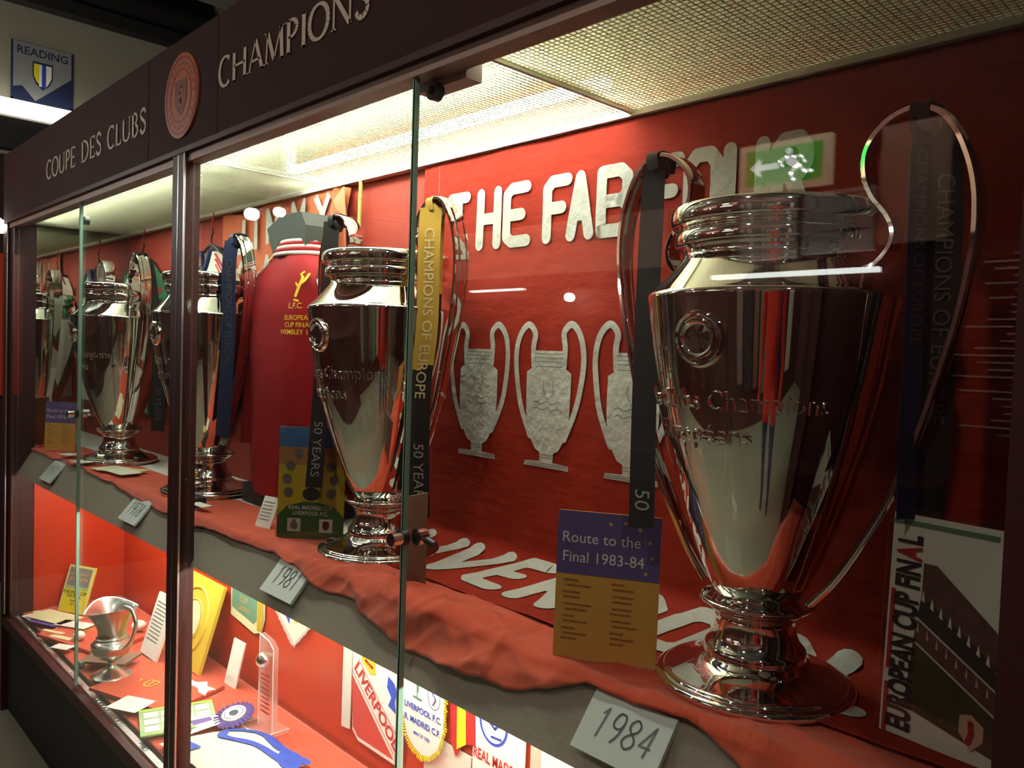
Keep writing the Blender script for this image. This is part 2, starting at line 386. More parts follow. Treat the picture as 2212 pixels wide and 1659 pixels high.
def serif_text(mb, s, fn, x0, y0, x1, ht, tw=0.15, d=0.002):
    tot = sum(SER[c][0] for c in s); k = (x1 - x0) / tot; x = x0
    for c in s:
        adv, sts, bs, ts = SER[c]
        for pts, wt in sts:
            Q = [Vector((x + p[0] * k, y0 + p[1] * ht)) for p in pts]; W = tw * ht
            for i in range(len(Q) - 1):
                t = Q[i + 1] - Q[i]
                if t.length < 1e-7: continue
                def wid(j):
                    if wt is not None: return W * wt
                    tt = Q[min(j + 1, len(Q) - 1)] - Q[max(j - 1, 0)]
                    return W * (0.35 + 0.65 * abs(tt.y) / max(tt.length, 1e-9))
                tn = t.normalized(); 
                if wt is not None and abs(tn.y) > .3 and len(Q) == 2: nn = Vector((1, 0)) / max(abs(tn.y), .5) * abs(tn.y)
                else: nn = Vector((-tn.y, tn.x))
                mb.add([fn(*(Q[i] + nn * wid(i) / 2), d), fn(*(Q[i] - nn * wid(i) / 2), d), fn(*(Q[i + 1] - nn * wid(i + 1) / 2), d), fn(*(Q[i + 1] + nn * wid(i + 1) / 2), d)], [(0, 1, 2, 3)])
        for cx in bs: mb.add([fn(x + cx * k - .13 * ht, y0, d), fn(x + cx * k + .13 * ht, y0, d), fn(x + cx * k + .13 * ht, y0 + .05 * ht, d), fn(x + cx * k - .13 * ht, y0 + .05 * ht, d)], [(0, 1, 2, 3)])
        for cx in ts: mb.add([fn(x + cx * k - .13 * ht, y0 + ht, d), fn(x + cx * k + .13 * ht, y0 + ht, d), fn(x + cx * k + .13 * ht, y0 + .95 * ht, d), fn(x + cx * k - .13 * ht, y0 + .95 * ht, d)], [(0, 1, 2, 3)])
        x += adv * k
    return mb
def rect(mb, fn, a0, a1, b0, b1, d): return mb.add([fn(a0, b0, d), fn(a1, b0, d), fn(a1, b1, d), fn(a0, b1, d)], [(0, 1, 2, 3)])
def poly(mb, fn, pts, d): return mb.add([fn(a, b, d) for a, b in pts], [tuple(range(len(pts)))])
def disc(mb, fn, cx, cy, rx, ry, d, n=20): return poly(mb, fn, [(cx + rx * math.cos(2 * PI * i / n), cy + ry * math.sin(2 * PI * i / n)) for i in range(n)], d)
def ring(mb, fn, cx, cy, rx, ry, wd, d, n=28, a0=0, a1=360):
    vs_ = []
    for i in range(n + 1):
        a = math.radians(a0 + (a1 - a0) * i / n); vs_ += [fn(cx + (rx - wd / 2) * math.cos(a), cy + (ry - wd / 2) * math.sin(a), d), fn(cx + (rx + wd / 2) * math.cos(a), cy + (ry + wd / 2) * math.sin(a), d)]
    return mb.add(vs_, [(2 * i, 2 * i + 1, 2 * i + 3, 2 * i + 2) for i in range(n)])
def slab(mb, fn, pts, t): return mb.prism(pts, fn, -t, 0.0)
def rc(wd, ht, x0=0.0, y0=0.0): return [(x0, y0), (x0 + wd, y0), (x0 + wd, y0 + ht), (x0, y0 + ht)]

# ================================================================== THE HALL
struct(MB().box(-7.2, 3.2, -2.0, 2.6, -0.05, 0.0).build('floor', 'carpet'))
struct(MB().box(-5.72, -5.6, -2.0, 2.6, 2.6, 3.52).build('wall_far', 'plaster'))
struct(MB().box(-5.72, -5.6, -2.0, 2.6, 0.0, 2.6).build('wall_far_lower', 'hall_shade'))  # lower wall coloured dark for hall shade, so the glass reflects less
struct(MB().box(-5.6, 3.2, 2.4, 2.52, 0.0, 3.9).build('wall_back', 'plaster'))
struct(MB().box(-5.6, 3.2, -1.72, -1.6, 0.0, 3.9).build('wall_opposite', 'hall_wall'))
struct(MB().box(3.1, 3.2, -1.6, 2.4, 0.0, 3.9).build('wall_near', 'hall_wall'))
struct(MB().box(-7.2, 3.2, -2.0, 2.6, 3.9, 3.95).build('ceiling', 'dark_ceiling'))
struct(MB().box(-5.6, -5.5, -1.6, 2.4, 3.50, 3.58).build('trim_1', 'black'))
struct(MB().box(-5.6, -5.42, -1.6, 2.4, 3.60, 3.70).build('trim_2', 'black'))
for i, (x, z0, m_) in enumerate(((-4.9, 3.62, 'duct'), (-4.0, 3.55, 'dark_ceiling'), (-3.0, 3.66, 'duct'), (-1.8, 3.6, 'dark_ceiling'))):
    o = MB().box(x - .09, x + .09, -1.6, 2.4, z0, 3.9).build('ceiling_beam', m_)
    tag(o, ['pale ceiling beam nearest the far wall', 'dark ceiling beam second from the far wall', 'pale ceiling beam third from the far wall', 'dark ceiling beam high above the header board'][i], 'beam', 'beams under the dark ceiling')

# poster on the far wall
t = thing('club_poster', 'blue and white poster with shield crest high on the far wall', 'poster', (-5.595, 1.34, 2.93))
F = Fr((-5.594, 1.165, 2.935), (0, 1, 0), (0, 0, 1))
slab(MB(), lambda a, b, d: F(a, b, d + .004), rc(.34, .35), .008).build('board', 'poster_grey', t)
m = MB(); poly(m, F, [(.12, 0), (.34, 0), (.34, .2)], .0050); rect(m, F, 0, .34, 0, .012, .0052); rect(m, F, 0, .012, 0, .35, .0052); rect(m, F, .328, .34, 0, .35, .0052); poly(m, F, [(0, 0), (.14, 0), (.06, .09), (0, .07)], .0050)
m.build('dark_print', 'navy', t)
m = MB(); text_on(m, 'READING', F, .066, .17, .30, .0056, bold=.012); m.build('lettering', 'navy', t)
sh = [(.115, .25), (.225, .25), (.225, .16), (.205, .115), (.17, .085), (.135, .115), (.115, .16)]
m = MB(); poly(m, F, sh, .0056); s1 = m.build('shield', 'navy', t)
m = MB(); poly(m, F, [(.122, .238), (.15, .238), (.15, .12), (.138, .13), (.122, .165)], .0062); m.build('stripe', 'yellow', s1)
m = MB(); rect(m, F, .165, .188, .1, .238, .0062); m.build('stripe', 'blue', s1)
m = MB(); rect(m, F, .150, .165, .105, .238, .0062); poly(m, F, [(.188, .238), (.218, .238), (.218, .165), (.2, .125), (.188, .108)], .0062); m.build('stripe', 'white', s1)
tag(MB().box(-5.6, -5.48, .6, 1.52, 2.835, 2.905).build('light_shelf', 'lit_strip'), 'bright lit ledge on the far wall below the poster', 'light')
tag(MB().box(-5.6, -5.50, .6, 1.62, 2.62, 2.80).build('dark_pelmet', 'black'), 'dark pelmet box on the far wall under the lit ledge', 'pelmet')
tag(MB().box(-5.598, -5.56, .3, 1.135, 1.15, 2.0).build('display_poster', 'red_gloss'), 'red display poster on the far wall beyond the cabinet end', 'poster')

def lamp(loc, r, label, arm, power, group='hall lamps'):
    x, y, z = loc
    t = thing('spot_lamp', label, 'lamp', (x, y, z - r), group)
    nm = 'lamp_glow_%d' % len(MATS)
    mat(nm, (1, 1, 1, 1), 0.4, emit=power / (4 * PI * PI * r * r), ecol=(1, .94, .84, 1))
    m = MB(); m.lathe([(r * math.sin(PI * k / 10), -r * math.cos(PI * k / 10)) for k in range(11)], (x, y, z), 20); m.build('bulb', nm, t, 60)
    m = MB(); m.tube([(x, y, z + r * .95), (x + arm[0] * .5, y + arm[1] * .5, z + .05 + r), (x + arm[0], y + arm[1], z + .06 + r)], .008); m.build('arm', 'black_metal', t, 40)
    return t
lamp((-3.80, .76, 1.950), .028, 'glaring white lamp just past the far end of the cabinet', (-.6, -.3), 8)
lamp((-3.88, -.355, 2.17), .03, 'larger of two bright lamps over the aisle', (0, -1.245), 10)
lamp((-3.59, -.355, 2.15), .022, 'smaller of two bright lamps over the aisle', (0, -1.245), 5)
lamp((-2.71, -1.5, 1.795), .022, 'low bright lamp on the opposite wall', (0, -.1), 2)
for i, x in enumerate((-2.6, -.6, 1.2)):  # unseen fill lamps added for general room light
    lamp((x, -.75, 3.1), .05, ['unseen fill lamp added over the far aisle', 'unseen fill lamp added over the middle aisle', 'unseen fill lamp added nearest the camera'][i], (0, -.85), ROOM_FILL * (.35, 1, 1)[i])

# opposite side of the aisle: what the glass reflects
YO = -1.6
def OF(x, z): return Fr((x, YO + .03, z), (-1, 0, 0), (0, 0, 1))      # faces +y
t = thing('exit_sign', 'green running man exit sign glowing on the opposite wall', 'sign', (-1.615, YO + .03, 2.21))
F = OF(-1.415, 2.215)
slab(MB(), F, rc(.40, .2), .03).build('box', 'exit_box', t)
m = MB(); rect(m, F, .03, .37, .025, .175, .002); m.build('face', 'exit_green', t)
m = MB(); poly(m, F, [(.345, .10), (.30, .14), (.30, .112), (.22, .112), (.22, .088), (.30, .088), (.30, .06)], .004)
disc(m, F, .175, .152, .014, .014, .004); poly(m, F, [(.19, .138), (.15, .13), (.125, .09), (.15, .08), (.185, .1)], .004)
stroke(m, [(.14, .085), (.165, .06), (.15, .032)], F, .014, .004); stroke(m, [(.13, .09), (.105, .062), (.075, .06)], F, .014, .004)
stroke(m, [(.185, .13), (.215, .115), (.2, .095)], F, .010, .004); stroke(m, [(.155, .128), (.12, .125), (.105, .1)], F, .010, .004)
m.build('pictogram', 'exit_white', t)
def board(x0, x1, z0, z1, m_, label, lines=0):
    t = thing('wall_board', label, 'board', ((x0 + x1) / 2, YO + .03, z0), 'boards on the opposite wall')
    F = OF(x1, z0); wd, ht = x1 - x0, z1 - z0
    slab(MB(), F, rc(wd, ht), .03).build('panel', m_, t)
    mm = MB()
    for k in range(lines):
        q = random.uniform(.4, .92); rect(mm, F, wd * .06, wd * q, ht * (.93 - .86 * k / lines) - .006, ht * (.93 - .86 * k / lines), .002)
    if lines: mm.build('print', 'board_white' if m_ == 'hall_wall' else 'prog_dark', t)
    return t
board(-1.80, -1.55, 1.93, 2.19, 'board_white', 'white framed picture under the exit sign')
board(-1.52, -1.235, 1.94, 2.185, 'board_white', 'second white framed picture beside the exit sign', 3)
board(-1.22, -.98, 1.96, 2.40, 'board_beige', 'tall beige board right of the exit sign')
board(-.97, -.60, 1.2, 1.95, 'hall_wall', 'dark text board with rows of pale print', 26)
board(-3.7, -2.2, 1.93, 2.2, 'board_beige', 'long beige board on the opposite wall')
for i, (x0, x1, z0, z1, mm, lb) in enumerate(((-.50, -.28, .6, 2.0, 'prog_grey', 'added narrow grey reflection board beside the dark text board'), (-.2, .12, .5, 1.9, 'prog_dark', 'added dark reflection board second from the text board'), (.2, .38, .5, 2.1, 'kraft', 'added narrow brown reflection board opposite the near trophy'), (.46, .9, .4, 1.8, 'teal_green', 'added green reflection board opposite the near post'), (1.0, 1.2, .4, 2.0, 'cream', 'added narrow cream reflection board along the opposite wall'), (1.3, 1.9, .4, 1.9, 'navy', 'added wide navy reflection board along the opposite wall'), (2.0, 2.3, .4, 2.0, 'board_white', 'added white reflection board at the near end of the opposite wall'))):
    board(x0, x1, z0, z1, mm, lb)  # unseen boards, added for streaks of colour in the silver
t = thing('opposite_cabinet', 'low dark display cabinet across the aisle', 'cabinet', (-2.2, YO + .2, 0))
MB().box(-4.2, -.9, YO + .002, YO + .35, 0, 1.1).build('body', 'brown', t)
MB().box(-4.2, -.9, YO + .002, YO + .03, 1.1, 1.85).build('back', 'hall_wall', t)
MB().box(-4.0, 2.4, YO + .40, YO + .42, 2.50, 2.72).build('added_hood', 'black', t)  # unseen hood, added to keep the board light off the header
MB().box(-4.0, 2.4, YO + .002, YO + .42, 2.72, 2.74).build('added_hood', 'black', t)
m = MB(); m.tube([(-3.9, YO + .33, 2.66), (2.3, YO + .33, 2.66)], .013, 8); m.build('light_tube', 'hall_tube', t, 60)
MB().box(-1.915, -1.2, YO + .03, YO + .06, 1.853, 1.872).build('light_tube', 'case_strip', t)
MB().box(-3.525, -3.1, YO + .03, YO + .06, 1.85, 1.86).build('light_tube', 'case_strip', t)

# ================================================================== THE CABINET
cab = thing('display_cabinet', 'long dark brown glass-fronted trophy cabinet with lettered header', 'cabinet', (-1.9, .98, 0))
MB().box(-3.65, -.06, YG + .012, YB + .06, 0, ZF - .04).build('plinth', 'plinth', cab)
MB().box(-3.65, -.06, YG - .012, YG + .045, ZF - .055, ZF - .012).build('bottom_rail', 'brown', cab)
m = MB(); m.box(XE, -.15, YG + .013, YG + .03, ZF - .012, ZF - .003); tr_ = m.build('door_track', 'alu', cab)
m = MB()
for i in range(150):
    x = XE + .02 + i * .0225; m.box(x, x + .008, YG + .018, YG + .024, ZF - .003, ZF - .0022)
o = m.build('track_slot', 'white', tr_); o['kind'] = 'stuff'
MB().box(-3.65, -.06, YG + .045, YB, ZF - .04, ZF - .004).build('lower_floor', 'red_wall', cab)
MB().box(-3.65, -.06, YB, YB + .03, ZF - .04, ZS).build('lower_back', 'red_gloss', cab)
MB().box(-3.65, -.06, YB, YB + .03, ZS, 2.06).build('upper_back', 'red_wall', cab)
MB().box(XE - .02, XE, YG + .08, YB, ZF - .04, ZS).build('lower_end_panel', 'red_gloss', cab)
MB().box(XE - .02, XE, YG + .08, YB, ZS, ZC + .01).build('end_mirror', 'mirror', cab)
MB().box(-.10, -.08, YG, YB, ZF - .04, 2.06).build('near_end_panel', 'brown', cab)
# posts
def post(x0, x1, dy, parent=cab):
    o = MB().box(x0, x1, YG - .012, YG + dy, ZF - .02, 1.955).build('post', 'brown', parent)
    MB().box(x1 - .0005, x1 + .0025, YG - .013, YG - .009, ZF, 1.945).build('bead', 'alu', o)
    return o
post(-3.65, -3.612, .083)
MB().box(-3.612, -3.573, YG + .0, YG + .083, ZF - .02, 1.955).build('post_return', 'brown', cab)
post(-1.957, -1.923, .022); post(-1.921, -1.888, .026)
post(XR, -.09, .05)
# header
MB().box(-3.65, -.06, YG - .016, YG + .02, 1.944, 1.956).build('header_rail', 'brown', cab)
MB().box(-3.65, -.06, YG - .004, YG + .03, 1.926, 1.944).build('top_door_rail', 'soffit', cab)
MB().box(-3.65, -.06, YG + .03, YG + .05, 1.944, 1.97).build('soffit_strip', 'soffit', cab)
MB().box(-1.05, -.93, YG + .03, YG + .062, 1.914, 1.944).build('stop_block', 'soffit', cab)
FH = Fr((0, YG - .012, 0), (1, 0, 0), (0, 0, 1))
p1 = MB().box(-3.65, -2.122, YG - .012, YG + .02, 1.956, 2.213).build('header_board', 'fascia', cab)
p2 = MB().box(-2.118, -1.713, YG - .012, YG + .02, 1.956, 2.213).build('header_board', 'fascia', cab)
p3 = MB().box(-1.710, -.06, YG - .012, YG + .02, 1.956, 2.213).build('header_board', 'fascia', cab)
MB().box(-3.66, -.06, YG - .0, YG + .04, 2.213, 2.219).build('header_cap', 'brown', cab)
MB().box(-3.65, -.06, YG + .04, YB + .06, 2.07, 2.08).build('cabinet_top', 'plinth', cab)
MB().box(-3.67, -3.65, YG - .012, YB + .06, 0, 2.213).build('far_end_panel', 'brown', cab)
for wd_, xa_, xb_ in (('COUPE', -3.055, -2.725), ('DES', -2.672, -2.478), ('CLUBS', -2.432, -2.128)):
    m = MB(); serif_text(m, wd_, FH, xa_, 2.036, xb_, .061, .21); m.build('lettering', 'lettering', p1, fix=False)
m = MB(); serif_text(m, 'CHAMPIONS', FH, -1.705, 2.051, -1.125, .062, .21); m.build('lettering', 'lettering', p3, fix=False)
# round emblem on the header
m = MB(); m.prism([(-1.905 + .098 * math.cos(2 * PI * i / 40), 2.078 + .098 * math.sin(2 * PI * i / 40)) for i in range(40)], FH, 0, .004); em = m.build('round_emblem', 'emblem_orange', p2)
m = MB(); ring(m, FH, -1.905, 2.078, .088, .088, .004, .0048, 40); ring(m, FH, -1.905, 2.078, .060, .060, .003, .0048, 36)
poly(m, FH, [(-1.94, 2.115), (-1.87, 2.115), (-1.87, 2.07), (-1.885, 2.045), (-1.905, 2.032), (-1.925, 2.045), (-1.94, 2.07)], .0048)
for k in range(22):
    a = 2 * PI * k / 22; disc(m, FH, -1.905 + .074 * math.cos(a), 2.078 + .074 * math.sin(a), .006, .004, .0048, 8)
m.build('emblem_relief', 'emblem_red', em)
m = MB(); stroke(m, [(-1.915, 2.045), (-1.905, 2.065), (-1.912, 2.085), (-1.9, 2.1)], FH, .01, .0052); stroke(m, [(-1.905, 2.07), (-1.89, 2.085), (-1.88, 2.075)], FH, .006, .0052); ring(m, FH, -1.905, 2.078, .0965, .0965, .003, .0052, 20, 280, 380)
m.build('emblem_bird', 'emblem_orange', em)

# louvre ceiling with the tubes above it
def louvre(x0, x1, m_):
    m = MB(); n = int((x1 - x0) / .010); y0, y1 = YG + .05, YB - .012
    for i in range(n + 1):
        x = x0 + (x1 - x0) * i / n; m.box(x - .0004, x + .0004, y0, y1, ZC + .0022, ZC + .004)
    for j in range(38):
        y = y0 + (y1 - y0) * j / 37; m.box(x0, x1, y - .0004, y + .0004, ZC + .0024, ZC + .0038)
    o = m.build('ceiling_louvre', m_, cab); o['kind'] = 'stuff'
    m = MB(); m.add([(x0, y0, ZC + .004), (x1, y0, ZC + .004), (x1, y1, ZC + .004), (x0, y1, ZC + .004)], [(0, 1, 2, 3)]); m.build('diffuser_sheet', 'diffuser_spill' if m_ == 'louvre_spill' else 'diffuser', cab, fix=False)
louvre(-.900, -.10, 'louvre_spill'); louvre(-1.93, -.908, 'louvre'); louvre(XE, -1.934, 'louvre')
MB().box(-.908, -.900, YG + .05, YB, ZC - .003, ZC + .012).build('louvre_divider', 'tray', cab)
MB().box(-1.934, -1.930, YG + .05, YB, ZC - .002, ZC + .012).build('louvre_divider', 'tray', cab)
MB().box(-3.65, -.10, YB - .024, YB, ZC - .008, ZC + .012).build('back_angle', 'tray', cab)
MB().box(-3.65, -.10, YG + .045, YG + .05, ZC, 2.065).build('tray_side', 'tray', cab)
MB().box(-3.65, -.93, YG + .05, YB, 2.060, 2.065).build('light_tray', 'tray_grey', cab)  # tray greyed here to dim the glow between the tubes
MB().box(-.93, -.10, YG + .05, YB, 2.060, 2.065).build('light_tray', 'tray', cab)  # white copy of the tray, brightens the section without tubes
for (x0, x1, y) in ((-2.03, -.91, .842), (-3.42, -2.10, .842), (-2.03, -.91, 1.095)):
    m = MB(); m.tube([(x0, y, ZC + .040), (x1, y, ZC + .040)], .013, 10); o = m.build('fluorescent_tube', 'tube' if x1 > -2 else 'tube_new', cab, 60)
    MB().box(x0 - .03, x0, y - .014, y + .014, ZC + .045, ZC + .115).build('tube_cap', 'tray', o)
    MB().box(x1, x1 + .03, y - .014, y + .014, ZC + .045, ZC + .115).build('tube_cap', 'tray', o)

# shelf, sloping pelmet, tubes under the shelf
SHF = MB().box(XE, -.10, .832, YB, ZS - .02, ZS).build('shelf', 'shelf_white', cab)
m = MB(); m.prism([(.832, ZS), (.775, .965), (.783, .962), (.842, ZS - .012)], lambda a, b, d: Vector((d, a, b)), XE - .03, -.10); m.build('shelf_pelmet', 'shelf_grey', cab)
for (x0, x1) in ((-1.84, -.28), (-3.42, -2.0)):
    m = MB(); m.tube([(x0, .955, 1.012), (x1, .955, 1.012)], .013, 10); o = m.build('fluorescent_tube', 'tube2', cab, 60)
    MB().box(x0, x1, .940, .970, 1.027, ZS - .02).build('tube_batten', 'tray', o)

# glass doors
def door(x0, x1, hinge, edge):
    o = MB().box(x0, x1, YG, YG + .009, ZF - .004, 1.935).build('glass_door', 'glass', cab)
    if edge:
        MB().box(x1, x1 + .0008, YG, YG + .009, ZF - .004, 1.935).build('glass_edge', 'glass_edge', o)
        MB().box(x1 - .0005, x1 + .0009, YG - .0008, YG, ZF - .004, 1.935).build('glass_arris', 'glass_edge_pale', o)
    else:
        MB().box(x0 - .0008, x0, YG, YG + .009, ZF - .004, 1.935).build('glass_edge', 'glass_edge_pale', o)
    return o
d1 = door(-1.886, -1.021, 0, True); d2 = door(-1.016, XR, 0, False)
d3 = door(-3.57, -2.730, 0, True); d4 = door(-2.725, -1.959, 0, False)
def cyl(p0, p1, r, n=20): return MB().tube([p0, p1], r, n)
def knob(x, z, parent, s=1.0):
    k = cyl((x, YG + .009, z), (x, YG + .02, z), .006 * s).build('knob_stem', 'black_metal', parent, 40)
    cyl((x, YG + .02, z), (x, YG + .034, z), .0145 * s, 24).build('knob', 'black_metal', parent, 40)
knob(-1.000, 1.907, d2); knob(-2.755, 1.875, d3, .9); knob(-2.755, .452, d3, .9)
def lock(x, z, parent):
    o = cyl((x - .004, YG - .012, z), (x - .004, YG, z), .013, 24).build('lock_plate', 'black_metal', parent, 40)
    cyl((x - .002, YG - .030, z), (x - .002, YG - .008, z), .0105, 24).build('lock_barrel', 'chrome', parent, 40)
    cyl((x + .012, YG + .009, z + .002), (x + .012, YG + .026, z + .002), .013, 24).build('lock_ring', 'chrome', parent, 40)
    m = MB(); m.tube([(x + .014, YG + .02, z), (x + .040, YG + .024, z - .008)], .0065, 14); b = m.build('lock_bolt', 'black_metal', parent, 40)
lock(-1.006, 1.203, d2); lock(-2.722, 1.268, d4)

# ================================================================== CLOTH RUNNER ON THE SHELF
HEM = [(-3.6, .05), (-3.3, .03), (-3.0, -.02), (-2.6, .06), (-2.25, .22), (-2.0, .25), (-1.87, .14), (-1.75, .16), (-1.57, .08), (-1.456, .16), (-1.36, .34), (-1.324, .36), (-1.223, .28), (-1.2, .43), (-1.09, .57), (-.986, .62), (-.88, .59), (-.81, .56), (-.73, .30), (-.68, .08), (-.52, .04), (-.44, .25), (-.3, .8), (-.1, 1.0)]
def lerp_tab(tab, x):
    for (a, p), (b, q) in zip(tab, tab[1:]):
        if a <= x <= b: return p + (q - p) * (x - a) / (b - a)
    return tab[0][1] if x < tab[0][0] else tab[-1][1]
def cloth_pt(u, v):
    x = XE + .008 + u * (-.115 - XE - .008)
    hem = lerp_tab(HEM, x) + .07 * noise.noise(Vector((x * 9, 3, 0))) + .03 * noise.noise(Vector((x * 31, 3, 0)))
    Ltop, Ls = .175, .110 * max(hem, -.1)
    L = v * (Ltop + Ls); amp = min(1, max(0, (L - .035) / .09))
    right = min(1, max(.25, (x + 1.9) / .7))
    q = Vector((x * 5.0 + L * 7, L * 10, 1.7)); fold = noise.noise(q)
    def ridge(a, b, sd): n_ = noise.noise(Vector((a, b, sd))); return max(0, 1 - abs(n_) * 2.6) ** 2
    rd = ridge(x * 4.5 + L * 9, L * 5 - x * 2, 2.0) + .8 * ridge(x * 7 - L * 12, L * 6, 9.0) + .45 * ridge(x * 15 + L * 10, L * 14 + x * 5, 5.0)
    h = .0022 + amp * right * (.005 + .007 * fold + .010 * rd) * (1 if x < -.85 else .55)
    h = max(.0015, h)
    if L < Ltop: return (x, 1.005 - L, ZS + h * (1 if L < Ltop - .03 else 1))
    k = (L - Ltop)
    return (x, .830 - k * .515 - h * .75, ZS - k * .857 + h * .55)
m = MB(); m.grid(620, 44, cloth_pt); o = m.build('cloth_runner', 'cloth', None, 80, fix=False)
sm = o.modifiers.new('thickness', 'SOLIDIFY'); sm.thickness = .0012; sm.offset = 1
tag(o, 'crumpled orange-red cloth runner along the front of the shelf', 'cloth')

# ================================================================== TROPHIES
FOOT = [(0, 0), (.124, 0), (.1285, .003), (.1305, .008), (.129, .013), (.1245, .0155), (.1205, .0165), (.1195, .0185), (.1165, .0205), (.105, .0235), (.090, .0285), (.077, .035), (.069, .0415), (.0665, .044), (.0668, .0465), (.067, .050), (.0655, .055), (.061, .060), (.0565, .067), (.0535, .076), (.0525, .085), (.0535, .093), (.0565, .099), (.0575, .0997), (.0575, .102), (.0605, .104), (.066, .1075), (.0725, .112), (.0765, .1165), (.0765, .119), (.073, .1205), (.060, .121), (.05, .121)]
BOWL = [(.050, .118), (.0575, .128), (.067, .146), (.079, .172), (.0915, .206), (.107, .250), (.1215, .300), (.134, .345), (.1435, .390), (.1515, .440), (.157, .485), (.1605, .512), (.1615, .519), (.1605, .523), (.157, .526), (.148, .534), (.136, .546), (.125, .559), (.1175, .569), (.1145, .575), (.1155, .581)]
RIM = [(.1155, .581), (.1185, .583), (.1245, .5855), (.1268, .590), (.1272, .597), (.1255, .603), (.1225, .6055), (.1215, .6085), (.1255, .611), (.1315, .6135), (.1338, .619), (.1342, .627), (.1325, .634), (.1295, .637), (.126, .635), (.122, .620), (.110, .590), (.08, .578), (0, .575)]
HANDLE = [(.117, .556), (.136, .557), (.153, .575), (.158, .594), (.151, .614), (.133, .638), (.123, .664), (.123, .692), (.136, .714), (.157, .730), (.184, .7345), (.210, .720), (.230, .686), (.243, .640), (.2455, .589), (.240, .538), (.230, .483), (.215, .425), (.197, .360), (.172, .290), (.143, .230), (.108, .168), (.076, .128)]
def bowl_r(z):
    for (r0, z0), (r1, z1) in zip(BOWL, BOWL[1:]):
        if z0 <= z <= z1: return r0 + (r1 - r0) * (z - z0) / max(1e-9, z1 - z0)
    return .16
def dense(prof, n=3):
    out = []
    P = [Vector((r, z, 0)) for r, z in prof]
    return [(max(0, p.x), p.y) for p in spline(P, n)]
CUPS = [(-.525, 'near'), (-1.408, 'second'), (-2.285, 'third'), (-3.05, 'far')]
CLAB = ['largest silver two-handled trophy cup standing behind the 1984 plaque', 'silver two-handled trophy cup standing behind the 1981 plaque',
        'silver two-handled trophy cup just beyond the middle post', 'silver two-handled trophy cup nearest the mirrored end']
YT = .985; ZT = ZS + .003
def make_trophy(x, label):
    t = thing('trophy_cup', label, 'trophy', (x, YT, ZT), 'trophy cups on the shelf')
    c = (x, YT, ZT)
    MB().lathe(dense(FOOT), c, 72).build('foot', 'silver', t, 60)
    bowl = MB().lathe(dense(BOWL, 2), c, 96, cap=False).build('bowl', 'silver', t, 40)
    MB().lathe(dense(RIM), c, 96).build('rim', 'silver', t, 60)
    sec = [(-.5, -.08), (-.46, -.11), (.46, -.11), (.5, -.08), (.5, .06), (.46, .10), (.34, .10), (.30, .05), (.22, .05), (.16, .14), (-.16, .14), (-.22, .05), (-.30, .05), (-.34, .10), (-.46, .10), (-.5, .06)]
    sec = [(a * .034, b * .034) for a, b in sec]
    for sgn in (1, -1):
        path = spline([(x + sgn * a, YT, ZT + b) for a, b in HANDLE], 5); n = len(path)
        sc = [.75 + .35 * math.sin(PI * min(1, i / n * 1.15)) - .25 * max(0, i / n - .6) for i in range(n)]
        m = MB(); m.sweep(path, (0, 1, 0), sec, sc); m.build('handle', 'silver', t, 35)
    def onb(a, b, d, z0=0.0):           # a: arc length round the front, b: height
        r = bowl_r(b) + d; th = a / .15
        return (x + r * math.sin(th), YT - r * math.cos(th), ZT + b)
    m = MB()
    for word, cz, span, hh, th0 in (('Coupe des Clubs Champions', .386, 0, .034, -.33), ('Européens', .345, 0, .034, -.16)):
        thick_text(m, word, lambda a, b, d: onb(a, b, d), hh, th0 * .15, cz, -.001, .0034, bold=.006, xs=1.02 if len(word) > 12 else 1.15)
    m.build('inscription', 'silver_soft', bowl, 30)
    # medallion on the front of the bowl
    def onm(a, b, d): return onb(a - .008, .462 + b, d)
    m = MB(); prof = [(.0, .0035), (.018, .0035), (.0195, .0045), (.0215, .0075), (.0235, .0075), (.026, .0045), (.0285, .0045), (.031, .007), (.0325, .007), (.034, .003), (.035, .0)]
    vs_ = []; fs = []; nn = 40
    for i in range(nn):
        a = 2 * PI * i / nn
        for r, d in prof: vs_.append(onm(r * math.cos(a), r * math.sin(a), d))
    for i in range(nn):
        j = (i + 1) % nn
        for k in range(len(prof) - 1): fs.append((i * len(prof) + k, j * len(prof) + k, j * len(prof) + k + 1, i * len(prof) + k + 1))
    m.add(vs_, fs); md = m.build('medallion', 'silver', bowl, 30)
    m = MB()
    for pts, wd in (([(-.006, .009), (-.010, .005), (-.006, .001), (-.002, .006), (-.006, .009)], .003), ([(.004, .007), (.008, .009)], .003), ([(-.004, .0), (-.008, -.006), (-.012, -.008)], .004), ([(0, 0), (.003, -.006), (.001, -.012)], .004), ([(.004, .003), (.01, .0), (.012, -.01)], .003)):
        stroke(m, pts, onm, wd, .0055)
    m.build('figure_relief', 'silver_soft', md)
    return t
proto = make_trophy(CUPS[0][0], CLAB[0])
def copy_tree(o, parent=None):
    c = o.copy(); COL.objects.link(c)
    c.parent = parent
    for ch in list(o.children): copy_tree(ch, c)
    return c
for (x, k), lb in list(zip(CUPS, CLAB))[1:]:
    c = copy_tree(proto); c.location = (x, YT, ZT); c['label'] = lb

